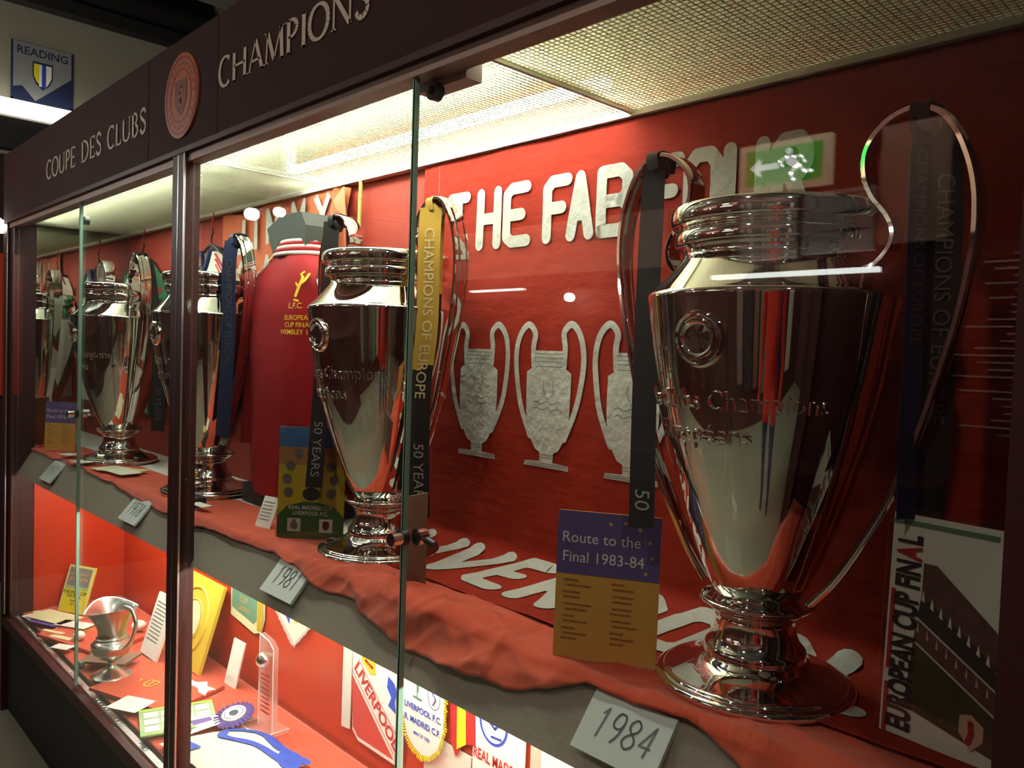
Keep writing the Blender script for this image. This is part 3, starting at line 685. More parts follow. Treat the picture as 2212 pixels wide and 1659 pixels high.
# ribbons tied to the handles -------------------------------------------------
def ribbon(label, top, tails, m_, knot=True, top_m=None):
    """tails: [(list of (dx, dy, dz) from top, width, width direction, texts [(string, frac0, size)])]"""
    tx, ty, tz = top
    low = min(p[2] for tl in tails for p in tl[0])
    t = thing('ribbon', label, 'ribbon', (tx, ty, tz + low), 'ribbons on the trophy handles')
    if knot:
        m = MB(); m.lathe(dense([(0, -.018), (.012, -.014), (.016, -.003), (.0135, .008), (.008, .014), (0, .016)], 2), (tx, ty - .004, tz - .012), 14)
        m.v = [(a + .004 * noise.noise(Vector((a * 90, b * 90, c * 90))), b + .004 * noise.noise(Vector((a * 90 + 5, b * 90, c * 90))), c) for a, b, c in m.v]
        m.build('knot', top_m or m_, t, 60)
        m = MB()
        lp = [(0, -.020, -.016), (-.002, -.021, .004), (0, -.012, .0105), (0, .012, .0105), (.002, .021, .004), (0, .020, -.016)]
        m.sweep(spline([(tx + a, ty + b, tz + c) for a, b, c in lp], 5), (1, 0, 0), [(-.010, -.0008), (.010, -.0008), (.010, .0008), (-.010, .0008)])
        m.build('loop', top_m or m_, t, 60)
    for pts, wd, wdir, texts, mm in tails:
        path = spline([(tx + a, ty + b, tz + c) for a, b, c in pts], 8)
        m = MB(); sec = [(-wd / 2, -.0005), (-wd / 4, -.0012), (0, -.0005), (wd / 4, .0006), (wd / 2, -.0002), (wd / 2, .0006), (wd / 4, .0014), (0, .0004), (-wd / 4, -.0002), (-wd / 2, .0004)]
        rb = None
        segs = mm if isinstance(mm, list) else [(0, 1, mm)]
        for f0, f1, mt in segs:
            i0, i1 = int(f0 * (len(path) - 1)), int(f1 * (len(path) - 1))
            mq = MB(); mq.sweep(path[i0:i1 + 1], wdir, sec); rb = mq.build('tail', mt, t, 60)
        # lettering running down the tail
        acc = [0]
        for a, b in zip(path, path[1:]): acc.append(acc[-1] + (b - a).length)
        def along(s):
            s = max(0, min(acc[-1] - 1e-6, s))
            for i in range(len(path) - 1):
                if acc[i] <= s <= acc[i + 1]:
                    return path[i].lerp(path[i + 1], (s - acc[i]) / max(1e-9, acc[i + 1] - acc[i])), (path[i + 1] - path[i]).normalized()
            return path[-1], (path[-1] - path[-2]).normalized()
        W = Vector(wdir).normalized()
        for s_, fr, size, tm in texts:
            def fn(a, b, d):
                p, tg = along(acc[-1] * fr + a); nn = W.cross(tg).normalized()
                if nn.y > 0: nn = -nn
                return p + W * b + nn * d
            q = MB(); text_on(q, s_, fn, size, 0, 0, .0026); q.build('lettering', tm, t, fix=False)
    return t
tl = 'ribbon_text'
xa, zt = .184, .7345
# near cup, left handle
ribbon('black ribbon hanging from left handle of the near trophy', (-.525 - .184, YT, ZT + zt - .004),
       [([(0, -.018, -.01), (.008, -.030, -.10), (.030, -.062, -.25), (.060, -.100, -.42), (.080, -.124, -.520)], 0.036, (1, .25, 0), [('50', .93, .030, 'ribbon_text_grey')], 'ribbon_black')], 'ribbon_black')
ribbon('black and navy ribbon hanging from right handle of the near trophy', (-.525 + .186, YT, ZT + zt - .004),
       [([(.000, -.014, -.01), (.002, -.02, -.08), (.004, -.018, -.25), (.004, -.018, -.40), (.006, -.018, -.47)], .026, (1, 1.6, 0), [('CHAMPIONS OF EUROPE', .32, .020, tl)], 'ribbon_blue'),
        ([(.010, .008, -.01), (.020, .010, -.08), (.022, .01, -.25), (.020, .01, -.40), (.016, .01, -.50)], .038, (1, .35, 0), [('CHAMPIONS OF EUROPE', .42, .026, tl)], 'ribbon_black')], 'ribbon_black')
# second cup
ribbon('dark grey ribbon on left handle of the 1981 plaque trophy', (-1.408 - .192, YT, ZT + zt - .004),
       [([(-.004, -.016, -.005), (.002, -.022, -.08), (.010, -.030, -.20), (.030, -.050, -.33), (.048, -.068, -.46), (.066, -.088, -.60)], .040, (1, .6, 0), [('50 YEARS', .86, .030, 'ribbon_text_grey')], 'ribbon_black')], 'ribbon_black')
ribbon('black ribbon with gold knot and painted gold reflection on right handle of the 1981 plaque trophy', (-1.408 + .170, YT, ZT + zt - .008),
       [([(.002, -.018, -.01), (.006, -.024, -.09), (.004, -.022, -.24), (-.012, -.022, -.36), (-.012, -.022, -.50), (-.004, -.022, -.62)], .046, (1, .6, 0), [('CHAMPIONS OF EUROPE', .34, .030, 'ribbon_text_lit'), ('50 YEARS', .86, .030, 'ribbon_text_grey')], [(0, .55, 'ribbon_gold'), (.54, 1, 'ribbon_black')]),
        ([(-.008, .004, -.01), (-.014, .006, -.1), (-.020, .006, -.26), (-.055, .0, -.42), (-.075, -.002, -.58)], .036, (1, .6, 0), [], [(0, .4, 'ribbon_gold'), (.38, 1, 'ribbon_black')])], 'ribbon_gold', top_m='ribbon_gold')  # upper tails coloured gold for a panel reflected in the glass
# third cup
ribbon('dark blue ribbon on right handle of the trophy beyond the post', (-2.285 + .178, YT, ZT + zt - .004),
       [([(-.006, -.018, -.01), (-.008, -.024, -.08), (-.01, -.022, -.25), (-.02, -.022, -.40), (-.035, -.022, -.55)], .040, (1, .9, 0), [('CHAMPIONS OF EUROPE', .36, .026, tl)], 'ribbon_blue')], 'ribbon_blue')
# far cup
ribbon('black ribbon on right handle of the far trophy', (-3.05 + .186, YT, ZT + zt - .004),
       [([(.01, .016, -.01), (.02, .03, -.10), (.05, .045, -.30), (.06, .045, -.46), (.06, .045, -.60)], .046, (1, .9, 0), [('50 YEARS', .84, .028, tl)], 'ribbon_black')], 'ribbon_black')

# ================================================================== BANNER
BW = YB - .008; SF = .845; RF = .038
ZW = 1.934
def bann(x, s, d=0.0):
    s1 = ZW - (ZS + .0025 + RF)
    wob = .0016 + .0026 * noise.noise(Vector((x * 7, s * 6, 0))) + .0016 * noise.noise(Vector((x * 18 + s * 12, s * 7 - x * 4, 3)))
    d = d + .0035 + wob
    if s < s1: return Vector((x, BW - d, ZW - s))
    a = (s - s1) / RF
    if a < PI / 2: return Vector((x, BW - RF + (RF - d) * math.cos(a), ZS + .0025 + RF - (RF - d) * math.sin(a)))
    k = s - s1 - RF * PI / 2
    lift = 0.0035 * max(0, (k - .12) / .1)
    return Vector((x, BW - RF - k, ZS + .0025 + d + lift))
S1 = ZW - (ZS + .0025 + RF); SEND = S1 + RF * PI / 2 + (BW - RF - .925)
ban = thing('fan_banner', 'red fabric banner with white letters and four cloth cups', 'banner', (-.82, BW, ZS))
m = MB(); m.grid(170, 140, lambda u, v: bann(-1.52 + u * 1.41, v * SEND)); o = m.build('fabric', 'banner', ban, 80, fix=False)
sm = o.modifiers.new('thickness', 'SOLIDIFY'); sm.thickness = .001; sm.offset = -1
def BF(a, b, d): return bann(a * .99, -b, d)         # b up
for ch, x0, x1 in (('T', -1.425, -1.372), ('H', -1.325, -1.270), ('E', -1.240, -1.180), ('F', -1.122, -1.068), ('A', -1.058, -1.010), ('B', -.980, -.918), ('F', -.855, -.808), ('O', -.785, -.732), ('U', -.708, -.650), ('R', -.625, -.577)):
    m = MB(); glyph(m, ch, BF, x0, -.199, x1 - x0, .110, .025, .0045); m.build('letter', 'applique', ban, fix=False)
ZL = -(SEND - .062)
for ch, x0, x1 in (('L', -1.455, -1.385), ('I', -1.345, -1.325), ('V', -1.285, -1.185), ('E', -1.135, -1.065), ('R', -1.005, -.925), ('P', -.870, -.795), ('O', -.735, -.660), ('O', -.605, -.530), ('L', -.470, -.40)):
    m = MB(); glyph(m, ch, BF, x0, ZL, x1 - x0, .166, .042, .0028); m.build('letter', 'applique', ban, fix=False)
for cx in (-1.315, -1.103, -.888, -.672):
    b0 = -(ZW - 1.272)
    B2 = lambda a, b, d, cx=cx: BF(cx + a, b0 + b, d)
    m = MB()
    body = [(-.040, .236), (0, .242), (.040, .236), (.037, .208), (.061, .192), (.060, .11), (.052, .065), (.030, .033), (.019, .029), (.018, .012), (.060, .010), (.062, 0), (-.062, 0), (-.060, .010), (-.018, .012), (-.019, .029), (-.030, .033), (-.052, .065), (-.060, .11), (-.061, .192), (-.037, .208)]
    R_ = body[2:11]; rows = [(-.062, .062, 0), (-.060, .060, .010), (-.018, .018, .012), (-.019, .019, .030), (-.032, .032, .036), (-.053, .053, .066), (-.060, .060, .11), (-.061, .061, .15), (-.061, .061, .192), (-.037, .037, .206), (-.040, .040, .236)]
    for (a0, a1, z0), (c0, c1, z1) in zip(rows, rows[1:]):
        nk = 6; nr = max(1, int((z1 - z0) / .012))
        for j in range(nr):
            for k in range(nk):
                def P_(kk, jj):
                    l_ = a0 + (c0 - a0) * jj / nr; r2 = a1 + (c1 - a1) * jj / nr; return B2(l_ + (r2 - l_) * kk / nk, z0 + (z1 - z0) * jj / nr, .004)
                m.add([P_(k, j), P_(k + 1, j), P_(k + 1, j + 1), P_(k, j + 1)], [(0, 1, 2, 3)])
    cu = m.build('cup_patch', 'applique', ban, fix=False)
    for sg in (-1, 1):
        m = MB(); hp = [(.042, .206), (.044, .243), (.040, .272), (.060, .289), (.084, .265), (.093, .22), (.086, .16), (.074, .116), (.048, .062)]
        stroke(m, [(p.x, p.y) for p in spline([(sg * a, b, 0) for a, b in hp], 4)], B2, .0135, .0045); m.build('cup_handle', 'applique', cu, fix=False)
    m = MB()
    for zz, hw in ((.214, .038), (.222, .039), (.230, .04), (.204, .037), (.020, .018), (.026, .018), (.004, .06), (.008, .06)):
        stroke(m, [(-hw, zz), (hw, zz)], B2, .0012, .0052, caps=False)
    stroke(m, [(p.x, p.y) for p in spline([(-.012, .175, 0), (-.012, .155, 0), (0, .14, 0), (.013, .15, 0), (.013, .178, 0)], 4)], B2, .0013, .0052, caps=False)
    for zz in (.118, .131): stroke(m, [(p.x, p.y) for p in spline([(-.04 + .01 * k, zz + .003 * math.sin(k * 2.1), 0) for k in range(9)], 3)], B2, .0014, .0052, caps=False)
    m.build('stitching', 'stitch', cu, fix=False)
m = MB(); stroke(m, [(-1.478, -.003), (-1.478, -.30)], BF, .002, .001, caps=False); stroke(m, [(-1.478, -.3), (-1.478, -.72)], BF, .002, .001, caps=False); m.build('seam', 'stitch', ban, fix=False)

# scarf with turned letters seen between cup and ribbon
sc = thing('supporter_scarf', 'red and white lettered scarf hanging left of the banner', 'scarf', (-1.60, YB - .004, ZS + .01))
FS = Fr((-1.66, YB - .006, ZS + .03), (1, 0, 0), (0, 0, 1))
slab(MB(), FS, rc(.13, .46), .004).build('cloth', 'red_wall', sc)
m = MB(); rect(m, FS, .008, .122, .12, .335, .0012); m.build('white_field', 'applique', sc)
m = MB(); G = FS.rot(90, .11, .14)
for i, ch in enumerate('BEK'): glyph(m, ch, G, .005 + i * .064, .012, .042, .075, .012, .002)
m.build('lettering', 'red_print', sc, fix=False)
m = MB(); 
for k in range(5): stroke(m, [(.016 + k * .024, .112), (.016 + k * .024, .02)], FS, .012, .002)
m.build('fringe', 'applique', sc, fix=False)

# orange flag with letters, rope
fl = thing('orange_flag', 'orange cloth flag with white painted letters behind the track top', 'flag', (-2.2, YB - .01, 1.45))
def flagp(a, b, d=0.0): return Vector((a, YB - .012 - d - .006 * noise.noise(Vector((a * 12, b * 5, 2))), b))
def flag_top(x): return 1.944 if x < -1.92 else 1.944 + 0 * x
def fgrid(u, v):
    x = -2.62 + u * .78; top = 1.944 - .025 * max(0, math.sin((x + 2.62) * 9)) * (1 - v)
    zb = 1.45 + .18 * max(0, (x + 2.0) / .16) ** 1.5
    q = flagp(x, top + (zb - top) * v); q.y -= .012 * max(0, (u - .75) / .25) * abs(math.sin(x * 70 + 4 * v)); return q
m = MB(); m.grid(60, 30, fgrid); m.build('fabric', 'orange_flag', fl, 80, fix=False)
m = MB(); m.add([(-1.845, YB - .03, 1.93), (-1.80, YB - .05, 1.84), (-1.86, YB - .045, 1.87), (-1.90, YB - .03, 1.90)], [(0, 1, 2), (0, 2, 3)]); m.build('folded_corner', 'orange_flag', fl)
for ch, cx, cz, wd, ht in (('J', -2.47, 1.83, .05, .1), ('I', -2.36, 1.83, .02, .1), ('M', -2.25, 1.84, .07, .1), ('M', -2.10, 1.845, .07, .1), ('Y', -1.965, 1.85, .07, .1), ('C', -2.44, 1.69, .06, .1), ('A', -2.285, 1.70, .06, .1), ('S', -2.14, 1.70, .06, .1), ('E', -2.0, 1.70, .055, .1)):
    m = MB(); glyph(m, ch, flagp, cx - wd / 2, cz - .03, wd, ht, .021, .011, caps=False); m.build('letter', 'applique', fl, fix=False)
m = MB(); m.tube(spline([(-1.78, YB - .02, 1.95), (-1.782, YB - .022, 1.8), (-1.79, YB - .02, 1.6), (-1.80, YB - .02, 1.4)], 6), .0055, 8)
tag(m.build('rope', 'rope', None, 60), 'thin yellow rope hanging beside the orange flag', 'rope')

# ================================================================== TRACK TOP ON A BUST, SHIRTS
bx, by = -1.93, 1.075
JS = [(1.115, .185, .075), (1.20, .188, .080), (1.35, .186, .085), (1.50, .190, .088), (1.60, .196, .086), (1.66, .190, .078), (1.70, .165, .068), (1.725, .125, .058), (1.742, .088, .050)]
def jsec(z):
    for (z0, a0, b0), (z1, a1, b1) in zip(JS, JS[1:]):
        if z0 <= z <= z1:
            k = (z - z0) / (z1 - z0); return a0 + (a1 - a0) * k, b0 + (b1 - b0) * k
    return JS[-1][1:]
bust = thing('track_top_bust', 'red track top with yellow crest on a dark neck form', 'track top', (bx, by, ZS + .01))
def jpt(u, v):
    z = 1.10 + v * (1.742 - 1.10); a, b = jsec(max(z, 1.115)); th = 2 * PI * u
    wob = .006 * noise.noise(Vector((math.cos(th) * 3, z * 6, math.sin(th) * 3)))
    c, s_ = math.cos(th), math.sin(th); e = .8
    return (bx + (a + wob) * math.copysign(abs(c) ** e, c), by + (b + wob) * math.copysign(abs(s_) ** e, s_), z)
m = MB(); m.grid(64, 40, jpt); m.build('jacket', 'jacket', bust, 70, fix=False)
def jfront(x, z, d=0.0):
    a, b = jsec(max(z, 1.115)); q = min(.99, abs(x - bx) / a); s_ = (1 - q ** (2 / .8)) ** (.8 / 2)
    return Vector((x, by - b * s_ - .007 - d, z))
def JF(a, b, d): return jfront(a, b, d)
def CR(a, b, d): return JF(-1.800 + a * .85, 1.630 + b * .85, d)
m = MB(); stroke(m, [(-.012, -.002), (-.004, .025), (.002, .05)], CR, .011, .001); stroke(m, [(-.004, .03), (.012, .042), (.018, .06)], CR, .009, .001); stroke(m, [(-.005, .02), (-.018, .035)], CR, .006, .001); stroke(m, [(.002, .05), (-.008, .062), (.0, .068)], CR, .006, .001)
stroke(m, [(-.016, -.015), (0, -.018)], CR, .006, .001); text_on(m, 'L.F.C.', CR, .024, -.008, -.033, .0012, bold=.01); m.build('crest', 'yellow_print', bust, fix=False)
m = MB()
for i, s_ in enumerate(('EUROPEAN', 'CUP FINAL', 'WEMBLEY 1978')): text_on(m, s_, JF, .0175, -1.800, 1.572 - i * .018, .0012, bold=.006)
m.build('lettering', 'yellow_print', bust, fix=False)
m = MB(); stroke(m, [(p.x, p.y) for p in spline([(-1.985, 1.738, 0), (-2.035, 1.70, 0), (-2.07, 1.655, 0), (-2.085, 1.60, 0)], 6)], JF, .013, .0015); m.build('raglan_piping', 'shirt_white', bust, fix=False)
m = MB(); stroke(m, [(p.x, p.y) for p in spline([(-2.0, 1.725, 0), (-2.055, 1.66, 0), (-2.07, 1.5, 0), (-2.06, 1.13, 0)], 6)], JF, .004, .0015); m.build('seam', 'black', bust, fix=False)
for i, (zz, rr, m_) in enumerate(((1.742, .097, 'shirt_white'), (1.752, .090, 'jacket'), (1.760, .083, 'shirt_white'), (1.769, .076, 'jacket'), (1.776, .070, 'shirt_white'))):
    m = MB(); m.tube([(bx + rr * math.cos(2 * PI * k / 32), by + rr * .58 * math.sin(2 * PI * k / 32), zz) for k in range(33)], .0062, 8); m.build('collar_stripe', m_, bust, 60)
m = MB(); m.prism([(-2.065, 1.822), (-1.985, 1.852), (-1.88, 1.851), (-1.855, 1.815), (-1.855, 1.742), (-1.96, 1.742), (-2.025, 1.742)], lambda a, b, d: Vector((a, d, b)), by - .03, by + .05)
m.build('neck_form', 'mannequin', bust)
for sg in (-1, 1):
    path = spline([(bx + sg * .165, by, 1.685), (bx + sg * .205, by, 1.60), (bx + sg * .215, by + .01, 1.42), (bx + sg * .205, by + .0, 1.22)], 6)
    m = MB(); m.tube(path, [.045 + .012 * min(1, i / 6) for i in range(len(path))], 14); m.build('sleeve', 'jacket', bust, 70)
    m = MB(); m.tube([(p.x + sg * .004, p.y - .045 - .006, p.z) for p in path[2:9]], .006, 6); m.build('sleeve_stripe', 'shirt_white', bust, 60)
# black box foot of the bust
MB().box(bx - .19, bx + .19, by - .06, by + .07, ZS + .004, 1.115).build('stand', 'black', bust)

def shirt(cx, cz, wd, label, body, collar, trim, panel=None):
    t = thing('football_shirt', label, 'shirt', (cx, YB - .04, cz - .5), 'shirts hanging on the back wall')
    P = [(-.10, 0), (-.055, .01), (-.02, -.05), (.02, -.05), (.055, .01), (.10, 0), (.20, -.06), (.30, -.24), (.235, -.29), (.19, -.20), (.185, -.58), (-.185, -.58), (-.19, -.20), (-.235, -.29), (-.30, -.24), (-.20, -.06)]
    k = wd / .6
    def fn(a, b, d): return Vector((cx + a * k, YB - .035 + d + .012 * noise.noise(Vector((a * 9 + cx, b * 7, 0))), cz + b))
    m = MB(); m.prism(P, fn, -.022, .022); m.build('body', body, t)
    if panel:
        m = MB(); m.prism([(-.15, -.04), (-.05, .0), (0, -.06), (.05, .0), (.13, -.05), (.165, -.20), (.165, -.57), (-.165, -.57), (-.165, -.2)], fn, -.0245, -.023); m.build('front_panel', panel, t)
    m = MB(); m.tube([fn(a, b, -.02) for a, b in ((-.055, .012), (-.03, -.045), (0, -.06), (.03, -.045), (.055, .012))], .012, 8); m.tube([fn(a, b, .02) for a, b in ((-.055, .012), (0, .022), (.055, .012))], .012, 8); m.build('collar', collar, t, 60)
    m = MB()
    for sg in (-1, 1):
        for q in (0, .018, .036): m.tube([fn(sg * (.10 + q * .3), -.004 - q, -.025), fn(sg * .20, -.065 - q, -.025), fn(sg * (.285 - q), -.235 - q * .2, -.025)], .004, 6)
    m.build('shoulder_stripes', trim, t, 60)
    m = MB(); m.tube(spline([(cx - .13, YB - .035, cz - .035), (cx, YB - .035, cz + .035), (cx + .13, YB - .035, cz - .035)], 6), .006, 8)
    m.tube(spline([(cx, YB - .035, cz + .03), (cx, YB - .035, cz + .06), (cx + .012, YB - .035, cz + .08), (cx, YB - .035, cz + .092)], 5), .003, 8); m.build('hanger', 'black_metal', t, 60)
    m = MB(); m.tube([(cx, YB - .035, cz + .09), (cx + .004, YB - .03, ZC)], .0025, 6); m.build('cord', 'red_print', t)
    return t
shirt(-2.66, 1.80, .52, 'white football shirt with dark collar beyond the middle post', 'shirt_white', 'navy', 'red_print')
shirt(-3.30, 1.80, .50, 'green and white football shirt near the mirrored end', 'shirt_green', 'navy', 'shirt_green', 'shirt_white')
# ================================================================== PLAQUES
sl = Vector((0, .515, .857)).normalized()
for i, (x, yr) in enumerate(((-.600, '1984'), (-1.463, '1981'), (-2.329, '1978'), (-3.169, '1977'))):
    wd, ht = .128, .082
    t = thing('year_plaque', 'pale slanted plaque ' + ['nearest the camera reading 1984', 'left of the door joint reading 1981', 'beyond the middle post reading 1978', 'at the far mirrored end reading 1977'][i], 'plaque', (x, .79, .97), 'year plaques on the shelf edge')
    tilt = Vector((0, .56, .66)).normalized()
    F = Fr(Vector((x - wd / 2, .7715, .9945)), (1, 0, 0), tilt)
    slab(MB(), F, rc(wd, ht), .006).build('plate', 'plaque', t)
    m = MB(); cw = .017
    for k, ch in enumerate(yr): glyph(m, ch, F, .020 + k * .0235, .024, cw, .038, .0027, .0008, slant=.12)
    m.build('year', 'plaque_text', t, fix=False)

# ================================================================== CARDS AND PROGRAMMES ON THE SHELF
def standing(name, label, cat, BL, BR, h, lean, z, m_, t=.003, group=None):
    """upright card between two floor points, leaning back by lean (m over its height)"""
    BL = Vector((BL[0], BL[1], z)); BR = Vector((BR[0], BR[1], z)); u = (BR - BL); wd = u.length; u.normalize()
    back = Vector((-u.y, u.x, 0)); v = (Vector((0, 0, 1)) * h + back * lean)
    ht = v.length
    T = thing(name, label, cat, ((BL.x + BR.x) / 2, (BL.y + BR.y) / 2, z), group)
    F = Fr(BL, u, v)
    MB_ = slab(MB(), F, rc(wd, ht), t); MB_.build('board', m_, T)
    return T, F, wd, ht
def star(m, F, cx, cy, r, d): poly(m, F, [(cx + (r if k % 2 == 0 else r * .42) * math.cos(PI / 2 + k * PI / 5), cy + (r if k % 2 == 0 else r * .42) * math.sin(PI / 2 + k * PI / 5)) for k in range(10)], d)
def route_card(BL, BR, h, label, title2, lean=.01):
    T, F, wd, ht = standing('route_card', label, 'card', BL, BR, h, lean, ZS + .006, 'card_ochre', group='route cards on the shelf')
    m = MB(); rect(m, F, 0, wd, ht * .575, ht, .0008); top = m.build('title_band', 'card_blue', T)
    m = MB(); text_on(m, 'Route to the', F, wd * .148, wd * .43, ht * .82, .0014); text_on(m, title2, F, wd * .148, wd * .455, ht * .69, .0014); m.build('title', 'card_white', top, fix=False)
    m = MB()
    for a, b in ((.52, .93), (.66, .945), (.80, .91), (.90, .83), (.925, .73), (.87, .625)): star(m, F, wd * a, ht * b, wd * .026, .0014)
    m.build('stars', 'card_star', top)
    m = MB(); rnd = random.Random(4)
    for col in (0, 1):
        y = .535
        for k in range(15):
            if k in (2, 5, 8, 11): y -= .012; continue
            L = rnd.uniform(.18, .38); x = .04 + col * .48
            words = ''.join(rnd.choice('aeinorstlmcdu') for _ in range(int(L * 45)))
            text_on(m, words, F, ht * .028, wd * (x + L / 2), ht * y, .001, bold=.008, xs=.9); y -= .0345
    m.build('print', 'card_text', T, fix=False)
    return T
route_card((-.760, .838), (-.631, .909), .212, 'blue and ochre route card beside the near trophy foot', 'Final 1983-84')
route_card((-3.469, .845), (-3.365, .925), .190, 'blue and ochre route card at the far end of the shelf', 'Final 1976-77')
# plain kraft back of a card turned away
T, F, wd, ht = standing('turned_card', 'plain brown card standing edge-on behind the glass door joint', 'card', (-1.128, .838), (-1.142, .905), .172, 0, ZS + .008, 'kraft', .004)
# small white card
T, F, wd, ht = standing('caption_card', 'small white caption card beside the blue and green programme', 'card', (-1.782, .885), (-1.730, .897), .07, .03, ZS + .006, 'white')
m = MB(); [rect(m, F, wd * .12, wd * .8, ht * (.8 - k * .11), ht * (.825 - k * .11), .001) for k in range(6)]; m.build('print', 'prog_grey', T)
# 1981 programme in a clear stand
T, F, wd, ht = standing('match_programme', 'blue yellow and green match programme in a clear stand', 'programme', (-1.649, .872), (-1.535, .975), .252, .012, ZS + .006, 'prog_yellow', group='match programmes')
m = MB(); rect(m, F, 0, wd, ht * .82, ht, .0006); m.build('sky_print', 'sky_blue', T)
m = MB(); rect(m, F, 0, wd, ht * .66, ht * .82, .0006); m.build('dusk_print', 'prog_orange', T)
m = MB(); poly(m, F, [(0, 0), (wd, 0), (wd, ht * .2), (wd * .85, ht * .29), (wd * .6, ht * .33), (wd * .4, ht * .33), (wd * .15, ht * .29), (0, ht * .2)], .0008); g = m.build('pitch_print', 'grass_green', T)
m = MB()
for a, b in ((.30, .76), (.18, .65), (.13, .53), (.16, .41), (.78, .65), (.84, .53), (.80, .41)): disc(m, F, wd * a, ht * b, wd * .07, wd * .075, .001)
m.build('portrait_print', 'prog_grey', T)
m = MB(); disc(m, F, wd * .5, ht * .40, wd * .13, ht * .06, .001); poly(m, F, [(wd * .46, ht * .4), (wd * .54, ht * .4), (wd * .51, ht * .52), (wd * .49, ht * .52)], .001); m.build('dark_print', 'prog_dark', T)
m = MB(); text_on(m, 'REAL MADRID C.F.', F, .0125, wd * .5, ht * .275, .0014, bold=.02); text_on(m, 'LIVERPOOL F.C.', F, .0120, wd * .5, ht * .225, .0014, bold=.02); m.build('lettering', 'card_white', g, fix=False)
m = MB(); rect(m, F, wd * .16, wd * .36, ht * .06, ht * .18, .0014); rect(m, F, wd * .64, wd * .84, ht * .06, ht * .18, .0014); cp = m.build('crest_panel', 'card_white', g)
m = MB(); disc(m, F, wd * .26, ht * .115, wd * .06, ht * .035, .002, 14); rect(m, F, wd * .23, wd * .29, ht * .15, ht * .168, .002); m.build('crest', 'prog_grey', g)
m = MB(); poly(m, F, [(wd * .69, ht * .155), (wd * .74, ht * .165), (wd * .79, ht * .155), (wd * .79, ht * .105), (wd * .74, ht * .075), (wd * .69, ht * .105)], .002); m.build('crest', 'hall_wall', g)
m = MB(); slab(m, lambda a, b, d: F(a, b, d + .0065), rc(wd + .006, ht + .008, -.003, -.002), .003); m.build('clear_front', 'acrylic', T)
# 1984 programme at the right
T, F, wd, ht = standing('match_programme', 'match programme with stadium photograph at the right end', 'programme', (-.352, .968), (-.205, .946), .262, .012, ZS + .006, 'white', group='match programmes')
def W(m, pts, d, mm, nm='photo_print'): q = MB(); poly(q, F, [(a * wd, b * ht) for a, b in pts], d); return q.build(nm, mm, T)
W(m, [(.26, .80), (.36, .80), (.95, .52), (.95, .40), (.26, .66)], .0010, 'prog_stand')
W(m, [(.26, .66), (.95, .40), (.95, .31), (.24, .56)], .0010, 'prog_dark')
W(m, [(.24, .55), (.95, .30), (.95, .21), (.22, .46)], .0010, 'prog_stand')
W(m, [(.22, .45), (.95, .20), (.95, .06), (.18, .16)], .0010, 'prog_pitch')
for k in range(9): W(m, [(.26 + k * .07, .64 - k * .027), (.29 + k * .07, .63 - k * .027), (.275 + k * .07, .685 - k * .027)], .0014, 'card_white', 'flag_print')
for k in range(9): W(m, [(.24 + k * .075, .50 - k * .026), (.26 + k * .075, .495 - k * .026), (.25 + k * .075, .545 - k * .026)], .0014, 'board_beige', 'flag_print')
q = MB(); G = F.rot(90, wd * .155, ht * .05)
def tw_(s_): xs_ = [p[0] for p in text2d(s_, 1.0, .04)[0]]; return max(xs_) - min(xs_)
sz = ht * .86 / (tw_('EUROPEAN CUP FIN') + tw_('A') + tw_('L') + .1)
l1, l2, l3 = tw_('EUROPEAN CUP FIN') * sz, tw_('A') * sz, tw_('L') * sz
text_on(q, 'EUROPEAN CUP FIN', lambda a, b, d: G(a, b * 1.75, d), sz, l1 / 2, 0, .0016, bold=.04); q.build('title', 'black', T, fix=False)
q = MB(); text_on(q, 'A', lambda a, b, d: G(a, b * 1.75, d), sz, l1 + l2 / 2 + sz * .04, 0, .0016, bold=.04); q.build('title', 'red_print', T, fix=False)
q = MB(); text_on(q, 'L', lambda a, b, d: G(a, b * 1.75, d), sz, l1 + l2 + l3 / 2 + sz * .1, 0, .0016, bold=.04); q.build('title', 'black', T, fix=False)
q = MB(); rect(q, F, wd * .02, wd * .055, ht * .02, ht * .24, .001); rect(q, F, wd * .02, wd * .055, ht * .3, ht * .66, .001); q.build('spine_bar', 'red_print', T)
q = MB(); rect(q, F, wd * .0, wd * .78, ht * .955, ht * .975, .0016); q.build('top_bar', 'teal_green', T)
q = MB(); stroke(q, [(wd * a, ht * b) for a, b in ((.86, .7), (.83, .84), (.84, .93), (.88, .94), (.89, .88))], F, .002, .0016); disc(q, F, wd * .93, ht * .83, wd * .06, ht * .06, .0016); q.build('cup_print', 'prog_dark', T, fix=False)
q = MB(); poly(q, F, [(wd * .60, ht * .21), (wd * .68, ht * .225), (wd * .77, ht * .19), (wd * .77, ht * .13), (wd * .69, ht * .075), (wd * .6, ht * .14)], .0016); sh_ = q.build('shield', 'board_beige', T)
q = MB(); stroke(q, [(wd * .67, ht * .11), (wd * .69, ht * .15), (wd * .68, ht * .19)], F, .006, .0022); q.build('bird', 'red_print', sh_, fix=False)
q = MB(); ring(q, F, wd * .93, ht * .10, wd * .08, ht * .05, .004, .0016, 20); q.build('round_crest', 'board_beige', T)
m = MB(); slab(m, lambda a, b, d: F(a, b, d + .0065), rc(wd + .006, ht + .012, -.003, -.002), .003); m.build('clear_front', 'acrylic', T)

